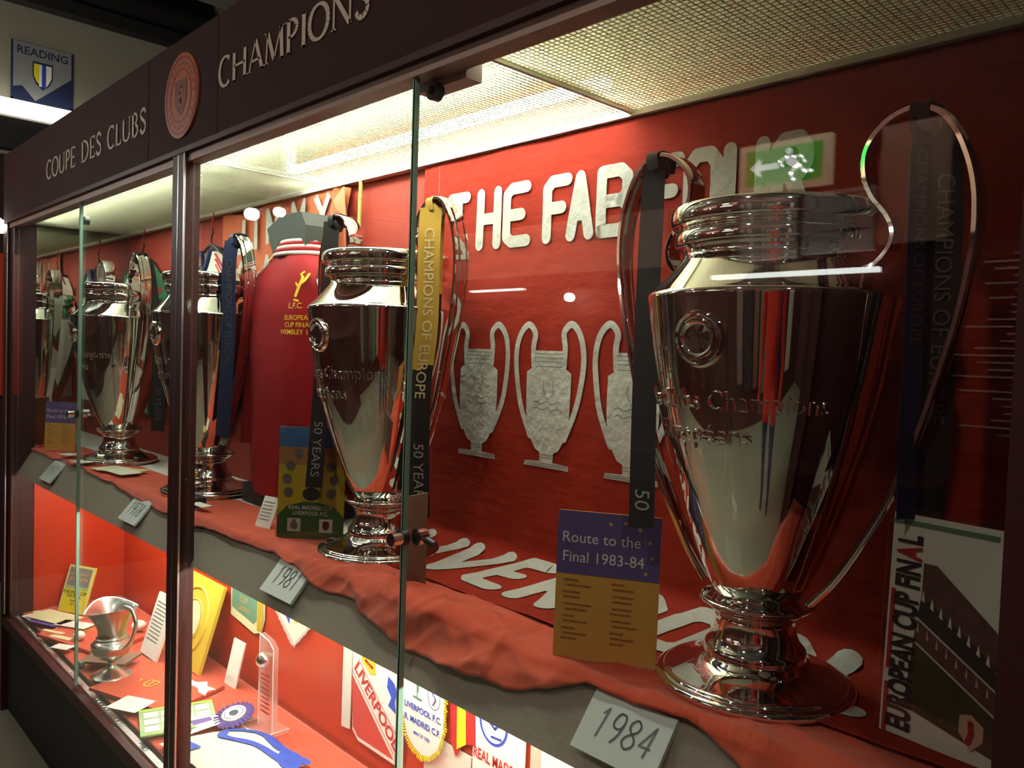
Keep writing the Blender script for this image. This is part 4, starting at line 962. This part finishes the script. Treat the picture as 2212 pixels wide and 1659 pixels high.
# papers and small things by the far cups
def flat(name, label, cat, pts, z, m_, t=.0012, group=None, h0=0.0):
    m = MB(); m.prism(pts, lambda a, b, d: Vector((a, b, z + d)), h0, h0 + t); return tag(m.build(name, m_), label, cat, group)
def quad(cx, cy, wd, dp, deg):
    c, s_ = math.cos(math.radians(deg)), math.sin(math.radians(deg)); return [(cx + a * c - b * s_, cy + a * s_ + b * c) for a, b in ((-wd / 2, -dp / 2), (wd / 2, -dp / 2), (wd / 2, dp / 2), (-wd / 2, dp / 2))]
for i, (cx, cy, wd, dp, dg, mm, lb) in enumerate(((-2.80, .895, .15, .09, 14, 'paper', 'cream ticket lowest in the paper pile by the far trophy'), (-2.76, .905, .15, .08, 30, 'cream', 'yellowed ticket in the middle of the paper pile'), (-2.72, .89, .14, .07, 4, 'paper', 'pale ticket on top of the paper pile'), (-3.0, .845, .08, .045, 8, 'white', 'white label in front of the far trophy foot'), (-3.20, .862, .06, .05, 20, 'white', 'white card left of the far trophy foot'), (-2.03, .858, .07, .03, 5, 'white', 'small white slip in front of the third trophy'))):
    flat('paper_slip', lb, 'paper', quad(cx, cy, wd, dp, dg), ZS + .012 + .0016 * i, mm, group='papers on the shelf')
t = thing('medal_box', 'small black box with gold medal before the third trophy', 'box', (-2.13, .872, ZS + .006))
MB().box(-2.19, -2.07, .855, .89, ZS + .006, ZS + .03).build('box', 'black', t)
m = MB(); m.tube([(-2.13, .872, ZS + .03), (-2.13, .872, ZS + .075)], .004, 8); m.build('stem', 'black_metal', t)
m = MB(); m.lathe([(0, 0), (.012, 0), (.018, .012), (.018, .016), (0, .013)], (-2.13, .872, ZS + .075), 20); m.build('medal', 'gold_plate', t, 50)

# ================================================================== LOWER COMPARTMENT
def low_cloth(u, v):
    x = XE + .01 + u * (-.12 - XE - .01); y = YG + .04 + v * (YB - .012 - YG - .04)
    q = Vector((x * 6, y * 9, 4)); f = noise.noise(q) + .5 * noise.noise(q * 2.2)
    edge = min(1, v * 6, (1 - v) * 8)
    rd = max(0, 1 - abs(noise.noise(Vector((x * 5 + y * 8, y * 7 - x * 3, 6)))) * 3) ** 2
    return (x, y, ZF + max(.0008, .003 + edge * (.003 * f + .006 * rd)))
m = MB(); m.grid(420, 50, low_cloth); o = m.build('floor_cloth', 'cloth', None, 80, fix=False)
sm = o.modifiers.new('thickness', 'SOLIDIFY'); sm.thickness = .001; sm.offset = 1
tag(o, 'orange-red cloth covering the floor of the lower compartment', 'cloth')
ZL_ = ZF + .011
# folded red shirt with yellow crest prints
for i, (cx, cy, dg, lb) in enumerate(((-3.10, .925, 18, 'folded red football shirt with yellow crest left of the jug'), (-2.50, .93, 20, 'folded red football shirt with yellow crest right of the jug'))):
    t = thing('red_shirt', lb, 'shirt', (cx, cy, ZL_), 'red shirts on the lower floor')
    P = quad(cx, cy, .34, .22, dg)
    m = MB(); m.prism([(P[0][0] + .01, P[0][1] + .01), P[0], P[1], P[2], P[3]][1:], lambda a, b, d: Vector((a, b, ZL_ + d + .002 * noise.noise(Vector((a * 12, b * 12, 0))))), 0, .010); m.build('cloth', 'cloth', t)
    F = Fr((cx, cy, ZL_ + .0125), (math.cos(math.radians(dg)), math.sin(math.radians(dg)), 0), (-math.sin(math.radians(dg)), math.cos(math.radians(dg)), 0))
    m = MB(); ox = -.05 if i == 0 else -.03
    stroke(m, [(ox - .02, .02), (ox + .02, .02), (ox + .018, -.01), (ox, -.025), (ox - .018, -.01), (ox - .02, .02)], F, .004, .001); stroke(m, [(ox, -.012), (ox + .003, .004), (ox - .003, .012)], F, .006, .001); stroke(m, [(ox - .05, .01), (ox - .045, -.006)], F, .006, .001)
    m.build('crest_print', 'yellow_print', t, fix=False)
# yellow programme
T, F, wd, ht = standing('match_programme', 'yellow programme with team photograph leaning beyond the jug', 'programme', (-3.500, .906), (-3.372, .965), .172, .058, ZL_, 'yellow', .006, group='match programmes')
m = MB(); rect(m, F, wd * .06, wd * .9, ht * .5, ht * .95, .0008); m.build('photo_print', 'prog_grey', T)
m = MB(); [disc(m, F, wd * (.18 + .1 * k), ht * (.70 + .02 * (k % 2)), wd * .04, ht * .035, .0012, 10) for k in range(7)]; [disc(m, F, wd * (.16 + .1 * k), ht * .82, wd * .035, ht * .03, .0012, 10) for k in range(7)]; m.build('faces_print', 'prog_orange', T)
m = MB(); rect(m, F, wd * .06, wd * .9, ht * .5, ht * .56, .0014); m.build('grass_print', 'pale_green', T)
m = MB(); [text_on(m, s_, F, sz, wd * .46, ht * b, .001, bold=.02) for s_, sz, b in (('EUROPEAN CUP', .017, .42), ('THE FINAL', .017, .34), ('Roma', .012, .25), ('1977', .012, .17))]; m.build('lettering', 'prog_dark', T, fix=False)
m = MB(); rect(m, F, 0, wd * .05, 0, ht, .0008); rect(m, F, wd * .94, wd, 0, ht, .0008); rect(m, F, 0, wd, ht * .97, ht, .0008); m.build('border', 'cream', T)
# tickets and papers
for pts, mm, lb, nm in ((quad(-3.365, .862, .20, .10, 22), 'cream', 'cream printed fan of tickets beside the yellow programme', 'ticket'), (quad(-3.33, .822, .16, .035, 24), 'purple', 'purple paper under the cream tickets', 'ticket'), (quad(-3.23, .895, .14, .06, 30), 'white', 'white striped ticket beside the jug', 'ticket'),
        (quad(-3.21, .818, .10, .018, 26), 'cream', 'narrow cream ticket farthest of three at the front', 'ticket'), (quad(-3.13, .823, .10, .022, 26), 'cream', 'narrow cream ticket middle of three at the front', 'ticket'), (quad(-3.03, .802, .07, .04, 30), 'white', 'white ticket nearest of three at the front', 'ticket'),
        (quad(-3.44, .795, .06, .035, 10), 'white', 'small white label at the far front corner', 'label'), (quad(-2.80, .885, .16, .10, 40), 'kraft', 'brown leather wallet behind the jug foot', 'wallet'), (quad(-2.42, .825, .105, .085, 28), 'white', 'blank white card lying flat at the front', 'card')):
    o = flat(nm, lb, nm, pts, ZL_, mm, .0015 if nm != 'wallet' else .008, 'papers on the lower floor', .011 if 'front' in lb or 'purple' in lb else .016)
m = MB(); m.prism([(-3.507 + .03 * math.cos(a * PI / 10), .838 + .016 * math.sin(a * PI / 10)) for a in range(20)], lambda a, b, d: Vector((a, b, ZL_ + d)), 0, .002); tag(m.build('oval_badge', 'cream'), 'cream oval badge in the far corner of the lower floor', 'badge')
def ball(cx, cy, r, lb):
    m = MB(); m.lathe([(r * math.sin(PI * k / 10), -r * .75 * math.cos(PI * k / 10)) for k in range(11)], (cx, cy, ZL_ + .012 + r * .75), 20); o = m.build('white_badge', 'white', None, 60); tag(o, lb, 'badge', 'white round badges')
ball(-3.065, .863, .021, 'round white badge in front of the jug'); ball(-3.03, 1.056, .026, 'round white badge behind the jug')

# pewter jug
jx, jy = -2.685, .853
t = thing('pewter_jug', 'pewter jug with wide spout and curved handle on the red cloth', 'jug', (jx, jy, ZL_))
JP = [(0, 0), (.056, 0), (.057, .004), (.045, .010), (.026, .018), (.014, .030), (.0115, .042), (.016, .050), (.034, .060), (.052, .076), (.060, .094), (.061, .104), (.056, .114), (.047, .121), (.045, .126), (.047, .129), (.043, .134), (.041, .16), (.044, .19), (.050, .215), (.054, .226)]
P = dense(JP, 3); INN = [(r - .003, z) for r, z in P[::-1] if z > .13]
prof = P + INN + [(0, .13)]
m = MB(); m.lathe(prof, (0, 0, 0), 48)
vv = []
for x, y, z in m.v:     # draw the mouth out into a spout on the far side (-x) and raise the lip
    k = max(0, (z - .15) / .076); a = math.atan2(y, x)
    sp = max(0, math.cos(a - PI * .98)) ** 2; bk = max(0, math.cos(a)) ** 2
    r = 1 + k * (.62 * sp + .22 * bk)
    vv.append((jx + x * r, jy + y * (1 + .5 * k), ZL_ + .01 + z * .96 + k * (.020 * sp + .012 * bk - .006)))
m.v = vv; m.build('body', 'pewter', t, 60)
m = MB(); hp = spline([(jx + .062, jy + .02, ZL_ + .24), (jx + .095, jy + .03, ZL_ + .235), (jx + .112, jy + .035, ZL_ + .195), (jx + .098, jy + .03, ZL_ + .15), (jx + .075, jy + .02, ZL_ + .12), (jx + .058, jy + .012, ZL_ + .105)], 6)
m.tube(hp, [.0075 - .0035 * i / len(hp) for i in range(len(hp))], 10); m.build('handle', 'pewter', t, 60)
m = MB(); m.tube([(jx + .0625 * math.cos(a * PI / 16), jy + .0625 * math.sin(a * PI / 16), ZL_ + .109) for a in range(33)], .002, 6); m.build('band', 'pewter', t, 60)

# white booklet, gold plaque, white card, award
T, F, wd, ht = standing('booklet', 'white printed booklet leaning upright behind the jug', 'booklet', (-2.855, 1.0), (-2.725, 1.004), .20, .065, ZL_, 'white', .010)
m = MB(); [rect(m, F, wd * .12, wd * .8, ht * (.85 - k * .06), ht * (.865 - k * .06), .001) for k in range(11)]; m.build('print', 'prog_grey', T)
T, F, wd, ht = standing('gold_plaque', 'gold presentation tray with raised oval leaning on the back wall', 'plaque', (-2.83, 1.065), (-2.528, 1.068), .275, .085, ZL_, 'gold_plate', .012)
m = MB()
for r, hh in ((1.0, .006), (.62, .004)):
    m.tube([F(wd * .5 + wd * .36 * r * math.cos(2 * PI * k / 40), ht * .5 + ht * .38 * r * math.sin(2 * PI * k / 40), 0) for k in range(41)], hh, 8)
m.build('oval_rim', 'gold_plate', T, 60)
m = MB(); disc(m, F, wd * .5, ht * .5, wd * .2, ht * .22, .002, 30); m.build('oval_centre', 'cream', T)
T, F, wd, ht = standing('caption_card', 'tall white caption card standing in front of the green pennant', 'card', (-2.421, 1.109), (-2.351, 1.112), .138, .032, ZL_, 'white', .005)
m = MB(); [rect(m, F, wd * .15, wd * .7, ht * (.12 + k * .04), ht * (.135 + k * .04), .001) for k in range(3)]; m.build('print', 'paper', T)
t = thing('acrylic_award', 'clear acrylic award with ball emblem on a clear base', 'award', (-2.03, 1.055, ZL_))
F = Fr((-2.062, 1.047, ZL_ + .012), (1, .06, 0), (0, 0, 1))
m = MB(); slab(m, F, [(0, 0), (.072, 0), (.072, .235), (.05, .252), (0, .262)], .016); m.build('slab', 'frosted', t)
m = MB(); slab(m, Fr((-2.10, 1.01, ZL_ + .012), (1, .06, 0), (0, 1, 0)), rc(.115, .085), .011); m.build('base', 'frosted', t)
m = MB(); 
for a, b in (((0, 0), (0, .262)), ((.072, 0), (.072, .235)), ((0, .262), (.05, .252)), ((.05, .252), (.072, .235))): m.tube([F(*a, 0), F(*b, 0)], .0016, 6)
B_ = Fr((-2.10, 1.01, ZL_ + .012), (1, .06, 0), (0, 1, 0))
for a, b in (((0, 0), (.115, 0)), ((.115, 0), (.115, .085)), ((0, 0), (0, .085))): m.tube([B_(*a), B_(*b)], .0016, 6)
m.build('lit_edge', 'white', t)
m = MB(); c_ = F(.03, .195, 0); m.lathe([(.024 * math.sin(PI * k / 10), -.024 * math.cos(PI * k / 10)) for k in range(11)], (c_.x, c_.y - .002, c_.z), 20); m.build('ball_emblem', 'silver_soft', t, 60)
m = MB(); [rect(m, F, .012, .058, .15 - k * .013, .155 - k * .013, .001) for k in range(9)]; m.build('print', 'red_print', t)

# pennants on the lower back wall
def PF(x, z): return Fr((x, YB - .004, z), (1, 0, 0), (0, 0, 1))
def pennant(name, label, x0, z0, outline, m_, fringe=None, fm='cream', d=0.0, cat='pennant'):
    t = thing(name, label, cat, (x0, YB - .006, z0), 'pennants on the lower back wall' if cat == 'pennant' else None)
    F0 = PF(x0, z0); F = lambda a, b, dd=0.0: F0(a, b, dd + .003 + d)
    m = MB(); slab(m, F, outline, .003); m.build('cloth', m_, t)
    if fringe:
        m = MB()
        pts = [Vector(p) for p in fringe]
        for a, b in zip(pts, pts[1:]):
            n = max(2, int((b - a).length / .006)); nn = Vector(((b - a).y, -(b - a).x)).normalized()
            for k in range(n + 1):
                p = a + (b - a) * k / n; q = p + nn * random.uniform(.010, .016); w_ = (b - a).normalized() * .0024
                m.add([F(*(p - w_), .001), F(*(p + w_), .001), F(*(q + w_ * .6), .002), F(*(q - w_ * .6), .002)], [(0, 1, 2, 3)])
        o = m.build('fringe', fm, t, fix=False)
    return t, F
t, F = pennant('pennant', 'green and cream pennant with gold print above the white card', -2.52, .58, [(0, .02), (.17, 0), (.215, .015), (.235, .06), (.235, .32), (0, .32)], 'cream')
m = MB(); poly(m, F, [(.01, .05), (.165, .03), (.19, .05), (.19, .31), (.01, .31)], .001); g = m.build('green_field', 'teal_green', t)
m = MB(); [text_on(m, s_, F, sz, .095, b, .0016) for s_, sz, b in (('EUROPA', .022, .06), ('CUP', .03, .09))]; stroke(m, [(.06, .13), (.07, .17), (.055, .2)], F, .012, .0016); stroke(m, [(.12, .12), (.13, .17)], F, .008, .0016); m.build('gold_print', 'card_ochre', g, fix=False)
m = MB(); [m.tube([F(.2 + k * .012, .02, .004), F(.205 + k * .012, .31, .004)], .003, 6) for k in range(3)]; m.build('cord_edge', 'gold_plate', t)
t, F = pennant('pennant', 'small pointed pennant with white fringe and blue crest', -2.215, .622, [(.115, 0), (.215, .09), (.215, .26), (0, .26), (0, .085)], 'paper', [(0, .085), (.115, 0), (.215, .09)][::1], 'white')
m = MB(); poly(m, F, [(.03, .1), (.09, .05), (.1, .25), (.03, .25)], .001); m.build('blue_field', 'blue', t)
m = MB(); poly(m, F, [(.10, .08), (.13, .06), (.17, .12), (.15, .25), (.1, .25)], .001); m.build('yellow_field', 'prog_yellow', t)
m = MB(); stroke(m, [(.05, .12), (.1, .16), (.15, .13)], F, .012, .0018); disc(m, F, .1, .19, .03, .03, .0018); m.build('red_print', 'red_print', t, fix=False)
t, F = pennant('white_scarf', 'narrow white scarf end hanging left of the red lettered pennant', -1.832, .470, [(0, 0), (.04, .005), (.046, .2), (.06, .42), (.004, .42)], 'shirt_white', cat='scarf')
t, F = pennant('pennant', 'white and red pennant with diagonal club name', -1.785, .462, [(.012, .02), (.04, 0), (.235, 0), (.235, .42), (0, .42)], 'white', d=.003)
m = MB(); poly(m, F, [(.004, .17), (.016, .03), (.04, .012), (.20, .012)], .001); m.build('red_field', 'pale_red', t)
G0 = PF(-1.785, .462).rot(-39, .010, .188)
m = MB(); text_on(m, 'LIVERPOOL', lambda a, b, d=0: G0(a, b, d + .006), .046, .125, .018, .0016, bold=.02, xs=1.05); stroke(m, [(0, -.006), (.25, -.006)], lambda a, b, d=0: G0(a, b, d + .006), .002, .0016, caps=False); stroke(m, [(0, .040), (.25, .040)], lambda a, b, d=0: G0(a, b, d + .006), .002, .0016, caps=False); m.build('lettering', 'red_print', t, fix=False)
m = MB(); poly(m, F, [(.05, .22), (.09, .195), (.115, .2), (.11, .28), (.06, .3)], .0012); m.build('crest', 'prog_yellow', t)
m = MB(); stroke(m, [(.065, .25), (.1, .24)], F, .012, .002); stroke(m, [(.07, .225), (.1, .215)], F, .008, .002); m.build('crest_print', 'red_print', t, fix=False)
m = MB(); poly(m, F, [(.172, .14), (.185, .165), (.165, .185), (.17, .215), (.195, .205), (.21, .185), (.2, .16), (.205, .13)], .0012); m.build('blue_print', 'blue', t)
t, F = pennant('pennant', 'rounded white pennant with yellow fringe and blue club lettering', -1.555, .535, [(.012, .08), (.03, .03), (.06, .008), (.09, 0), (.12, .008), (.15, .035), (.168, .085), (.172, .34), (.008, .34)], 'white', [(.008, .20), (.012, .08), (.03, .03), (.06, .008), (.09, 0), (.12, .008), (.15, .035), (.168, .085), (.172, .26)], 'yellow', d=.010)
m = MB(); [text_on(m, s_, F, sz, .09, b, .0014, bold=.025) for s_, sz, b in (('LIVERPOOL F.C.', .0205, .105), ('R. MADRID C.F.', .0205, .074), ('MAY 27 1981', .0115, .045))]; m.build('lettering', 'blue', t, fix=False)
m = MB(); stroke(m, [(.055, .205), (.068, .155), (.068, .136)], F, .003, .0014); stroke(m, [(.085, .205), (.07, .155)], F, .003, .0014); stroke(m, [(.055, .132), (.085, .132)], F, .005, .0014); poly(m, F, [(.06, .195), (.08, .195), (.072, .145), (.067, .145)], .0012); m.build('cup_print', 'teal_green', t, fix=False)
m = MB(); ring(m, F, .132, .155, .023, .030, .0018, .0014, 24); stroke(m, [(.124, .165), (.139, .15), (.129, .135)], F, .004, .0014); m.build('crest_print', 'purple', t, fix=False)
t, F = pennant('striped_ribbon', 'red and yellow striped flag ribbon between two white pennants', -1.378, .575, [(.01, .035), (.03, 0), (.055, .04), (.095, .05), (.085, .24), (.0, .24)], 'red_print', cat='ribbon', d=.004)
m = MB(); poly(m, F, [(.034, .02), (.066, .042), (.062, .12), (.055, .24), (.02, .24), (.032, .12)], .001); m.build('yellow_stripe', 'yellow', t)
t, F = pennant('pennant', 'white pennant with blue ring crest and red lettering', -1.292, .50, [(0, .0), (.16, 0), (.165, .36), (0, .36)], 'white', d=.002)
m = MB(); ring(m, F, .065, .195, .042, .045, .006, .001, 30); stroke(m, [(.045, .20), (.07, .185), (.085, .2)], F, .006, .001); poly(m, F, [(.06, .19), (.085, .205), (.08, .225), (.062, .22)], .001); stroke(m, [(.06, .165), (.09, .168)], F, .005, .001); m.build('crest', 'blue', t, fix=False)
m = MB(); text_on(m, 'REAL MADRID', F, .034, .08, .112, .001, bold=.02, xs=.72); m.build('lettering', 'red_print', t, fix=False)
t, F = pennant('white_scarf', 'wide white scarf hanging below the near shelf edge', -1.115, .47, [(0, 0), (.30, 0), (.31, .43), (0, .43)], 'shirt_white', cat='scarf')
m = MB(); poly(m, F, [(.002, .1), (.03, .1), (.03, .42), (.002, .42)], .001); m.build('pink_stripe', 'board_beige', t)
t, F = pennant('white_shirt', 'white shirt tail hanging low behind the striped flag ribbon', -1.47, .43, [(0, .0), (.16, 0), (.17, .16), (0, .16)], 'shirt_white', cat='shirt', d=-.002)

# things lying at the front of the lower floor
g = thing('open_programme', 'open green and white programme lying flat behind the middle post', 'programme', (-2.26, .87, ZL_), None)
F = Fr((-2.20, .775, ZL_ + .011), (.30, .95, 0), (-.95, .30, 0))
m = MB(); slab(m, F, rc(.20, .17), .004); m.build('pages', 'pale_green', g)
m = MB(); rect(m, F, 0, .20, .155, .17, .001); rect(m, F, .0, .2, .0, .006, .001); m.build('green_edge', 'lime', g)
m = MB(); [rect(m, F, .012 + (k % 4) * .046, .05 + (k % 4) * .046, .02 + (k // 4) * .045, .055 + (k // 4) * .045, .001) for k in range(12)]; m.build('photo_print', 'white', g)
kn = thing('knitted_scarf', 'folded white knitted scarf with blue bands lying at the front', 'scarf', (-1.96, .93, ZL_))
def ksurf(a, b, d=0.0):
    p = Vector((-2.14 + a, .80 + b, 0)); h = .028 * math.sin(PI * min(1, max(0, (a + .02) / .34))) * math.sin(PI * min(1, max(0, (b + .02) / .26))) ** .5
    return Vector((p.x + .25 * b, p.y + .10 * a, ZL_ + .004 + h + d + .002 * noise.noise(Vector((a * 30, b * 30, 0)))))
m = MB(); m.grid(40, 30, lambda u, v: ksurf(u * .30, v * .22)); m.build('knit', 'shirt_white', kn, 80, fix=False)
m = MB(); 
for pts, wd in ((spline([(.02, .17, 0), (.10, .215, 0), (.20, .20, 0), (.29, .215, 0)], 6), .028), (spline([(.03, .15, 0), (.09, .12, 0), (.18, .155, 0), (.28, .17, 0)], 6), .022), (spline([(.25, .20, 0), (.285, .18, 0)], 4), .05)):
    stroke(m, [(p.x, p.y) for p in pts], ksurf, wd, .003, sub=.012)
m.build('blue_band', 'blue', kn, fix=False)
m = MB(); [stroke(m, [(.05 + k * .008, .02), (.055 + k * .008, .045)], ksurf, .009, .004) for k in range(9)]; m.build('blue_tassel', 'blue', kn, fix=False)
ro = thing('rosette', 'purple and white rosette with crest centre by the knitted scarf', 'rosette', (-2.09, 1.02, ZL_ + .01))
F = Fr((-2.125, 1.005, ZL_ + .030), (.96, .27, 0), (-.27, .93, .25))
m = MB(); vs_ = []; n = 48
for k in range(n): a = 2 * PI * k / n; q = .004 * (1 if k % 2 else -1); vs_ += [F(.056 * math.cos(a), .056 * math.sin(a), q), F(.03 * math.cos(a), .03 * math.sin(a), .004)]
m.add(vs_, [(2 * k, 2 * k + 1, (2 * k + 3) % (2 * n), (2 * k + 2) % (2 * n)) for k in range(n)]); m.build('pleats', 'purple', ro, fix=False)
m = MB(); slab(m, lambda a, b, d: F(a, b, d + .007), [(.034 * math.cos(2 * PI * k / 24), .034 * math.sin(2 * PI * k / 24)) for k in range(24)], .005); ce = m.build('centre', 'white', ro)
m = MB(); disc(m, F, 0, 0, .014, .012, .008); ring(m, F, 0, 0, .026, .026, .0016, .008, 24); m.build('crest_print', 'navy', ce)
m = MB(); poly(m, F, [(-.03, -.03), (-.005, -.045), (-.05, -.11), (-.075, -.085)], .002); poly(m, F, [(-.045, -.02), (-.03, -.03), (-.10, -.075), (-.11, -.06)], .001); m.build('tail', 'white', ro)
m = MB(); poly(m, F, [(-.06, -.035), (-.03, -.045), (-.09, -.115), (-.12, -.09)], .0015); m.build('tail', 'purple', ro)
ri = thing('white_ribbon', 'white ribbon bow lying behind the post on the red cloth', 'ribbon', (-2.43, 1.035, ZL_))
m = MB(); F = Fr((-2.43, 1.03, ZL_ + .012), (1, .15, 0), (-.15, 1, 0))
slab(m, F, [(-.10, -.02), (.02, -.015), (.05, -.03), (.085, -.03), (.06, -.005), (.07, .015), (.03, .012), (.0, .03), (-.02, .005), (-.10, .005)], .004); m.build('bow', 'white', ri)
for i, (cx, cy, dg) in enumerate(((-2.17, 1.035, 20), (-2.10, 1.055, 35))):
    flat('pin_badge', ['small white pin badge left of the rosette', 'small silver pin badge above the rosette'][i], 'badge', quad(cx, cy, .035, .014, dg), ZL_, ['cream', 'silver_soft'][i], .003, 'pin badges', .010)
flat('caption_label', 'white caption label at the bottom below the round pennant', 'label', quad(-1.44, .98, .09, .06, 10), ZL_, 'white', .004, None, .01)

# ================================================================== THE VISITOR THE SILVER REFLECTS
pm = bpy.data.materials.new('visitor_clothes'); pm.use_nodes = True; nt = pm.node_tree; b_ = nt.nodes['Principled BSDF']; b_.inputs['Roughness'].default_value = .8
tc = nt.nodes.new('ShaderNodeTexCoord'); sp = nt.nodes.new('ShaderNodeSeparateXYZ'); cr = nt.nodes.new('ShaderNodeValToRGB'); mr = nt.nodes.new('ShaderNodeMath'); mr.operation = 'DIVIDE'; mr.inputs[1].default_value = 1.8
nt.links.new(tc.outputs['Object'], sp.inputs[0]); nt.links.new(sp.outputs[2], mr.inputs[0]); nt.links.new(mr.outputs[0], cr.inputs[0]); nt.links.new(cr.outputs[0], b_.inputs['Base Color'])
cr.color_ramp.interpolation = 'CONSTANT'; e = cr.color_ramp.elements; e[0].position = 0; e[0].color = rgb(30, 30, 34); e[1].position = .055; e[1].color = rgb(38, 42, 66)
for p_, c_ in ((.40, rgb(205, 44, 26)), (.835, rgb(190, 140, 115)), (.95, rgb(60, 44, 34))): k = e.new(p_); k.color = c_
MATS['visitor_clothes'] = pm
px, py = .27, -.27
J = {'pelvis': ((0, 0, .95), .135), 'waist': ((0, 0, 1.10), .125), 'chest': ((0, .01, 1.32), .15), 'neckb': ((0, .0, 1.47), .07), 'neck': ((0, .005, 1.54), .055), 'head': ((0, .02, 1.63), .085), 'crown': ((0, .015, 1.72), .075),
     'lh': ((-.095, 0, .90), .095), 'lk': ((-.105, .01, .50), .06), 'la': ((-.11, -.01, .09), .042), 'lt': ((-.115, .13, .035), .035), 'rh': ((.095, 0, .90), .095), 'rk': ((.105, .01, .50), .06), 'ra': ((.11, -.01, .09), .042), 'rt': ((.115, .13, .035), .035),
     'ls': ((-.19, 0, 1.42), .065), 'le': ((-.25, -.01, 1.14), .045), 'lw': ((-.24, .12, .93), .03), 'lhand': ((-.23, .16, .86), .026), 'rs': ((.19, 0, 1.42), .065), 're': ((.25, -.01, 1.14), .045), 'rw': ((.24, .12, .93), .03), 'rhand': ((.23, .16, .86), .026)}
ED = ['pelvis waist', 'waist chest', 'chest neckb', 'neckb neck', 'neck head', 'head crown', 'pelvis lh', 'lh lk', 'lk la', 'la lt', 'pelvis rh', 'rh rk', 'rk ra', 'ra rt', 'chest ls', 'ls le', 'le lw', 'lw lhand', 'chest rs', 'rs re', 're rw', 'rw rhand']
names = list(J); yaw = math.radians(45); cy_, sy_ = math.cos(yaw), math.sin(yaw)
me = bpy.data.meshes.new('person'); me.from_pydata([(x * cy_ - y * sy_, x * sy_ + y * cy_, z) for (x, y, z), r in J.values()], [tuple(names.index(q) for q in e_.split()) for e_ in ED], [])
o = bpy.data.objects.new('person', me); COL.objects.link(o); o.location = (px, py, .005); me.materials.append(pm)
sk = o.modifiers.new('skin', 'SKIN'); 
for i, (p_, r) in enumerate(J.values()): me.skin_vertices[0].data[i].radius = (r, r * (.75 if names[i] in ('chest', 'waist', 'pelvis') else 1)); 
me.skin_vertices[0].data[0].use_root = True
o.modifiers.new('smooth', 'SUBSURF').levels = 2; o.modifiers['smooth'].render_levels = 2
tag(o, 'person in long red coat and dark trousers facing the cabinet', 'person')
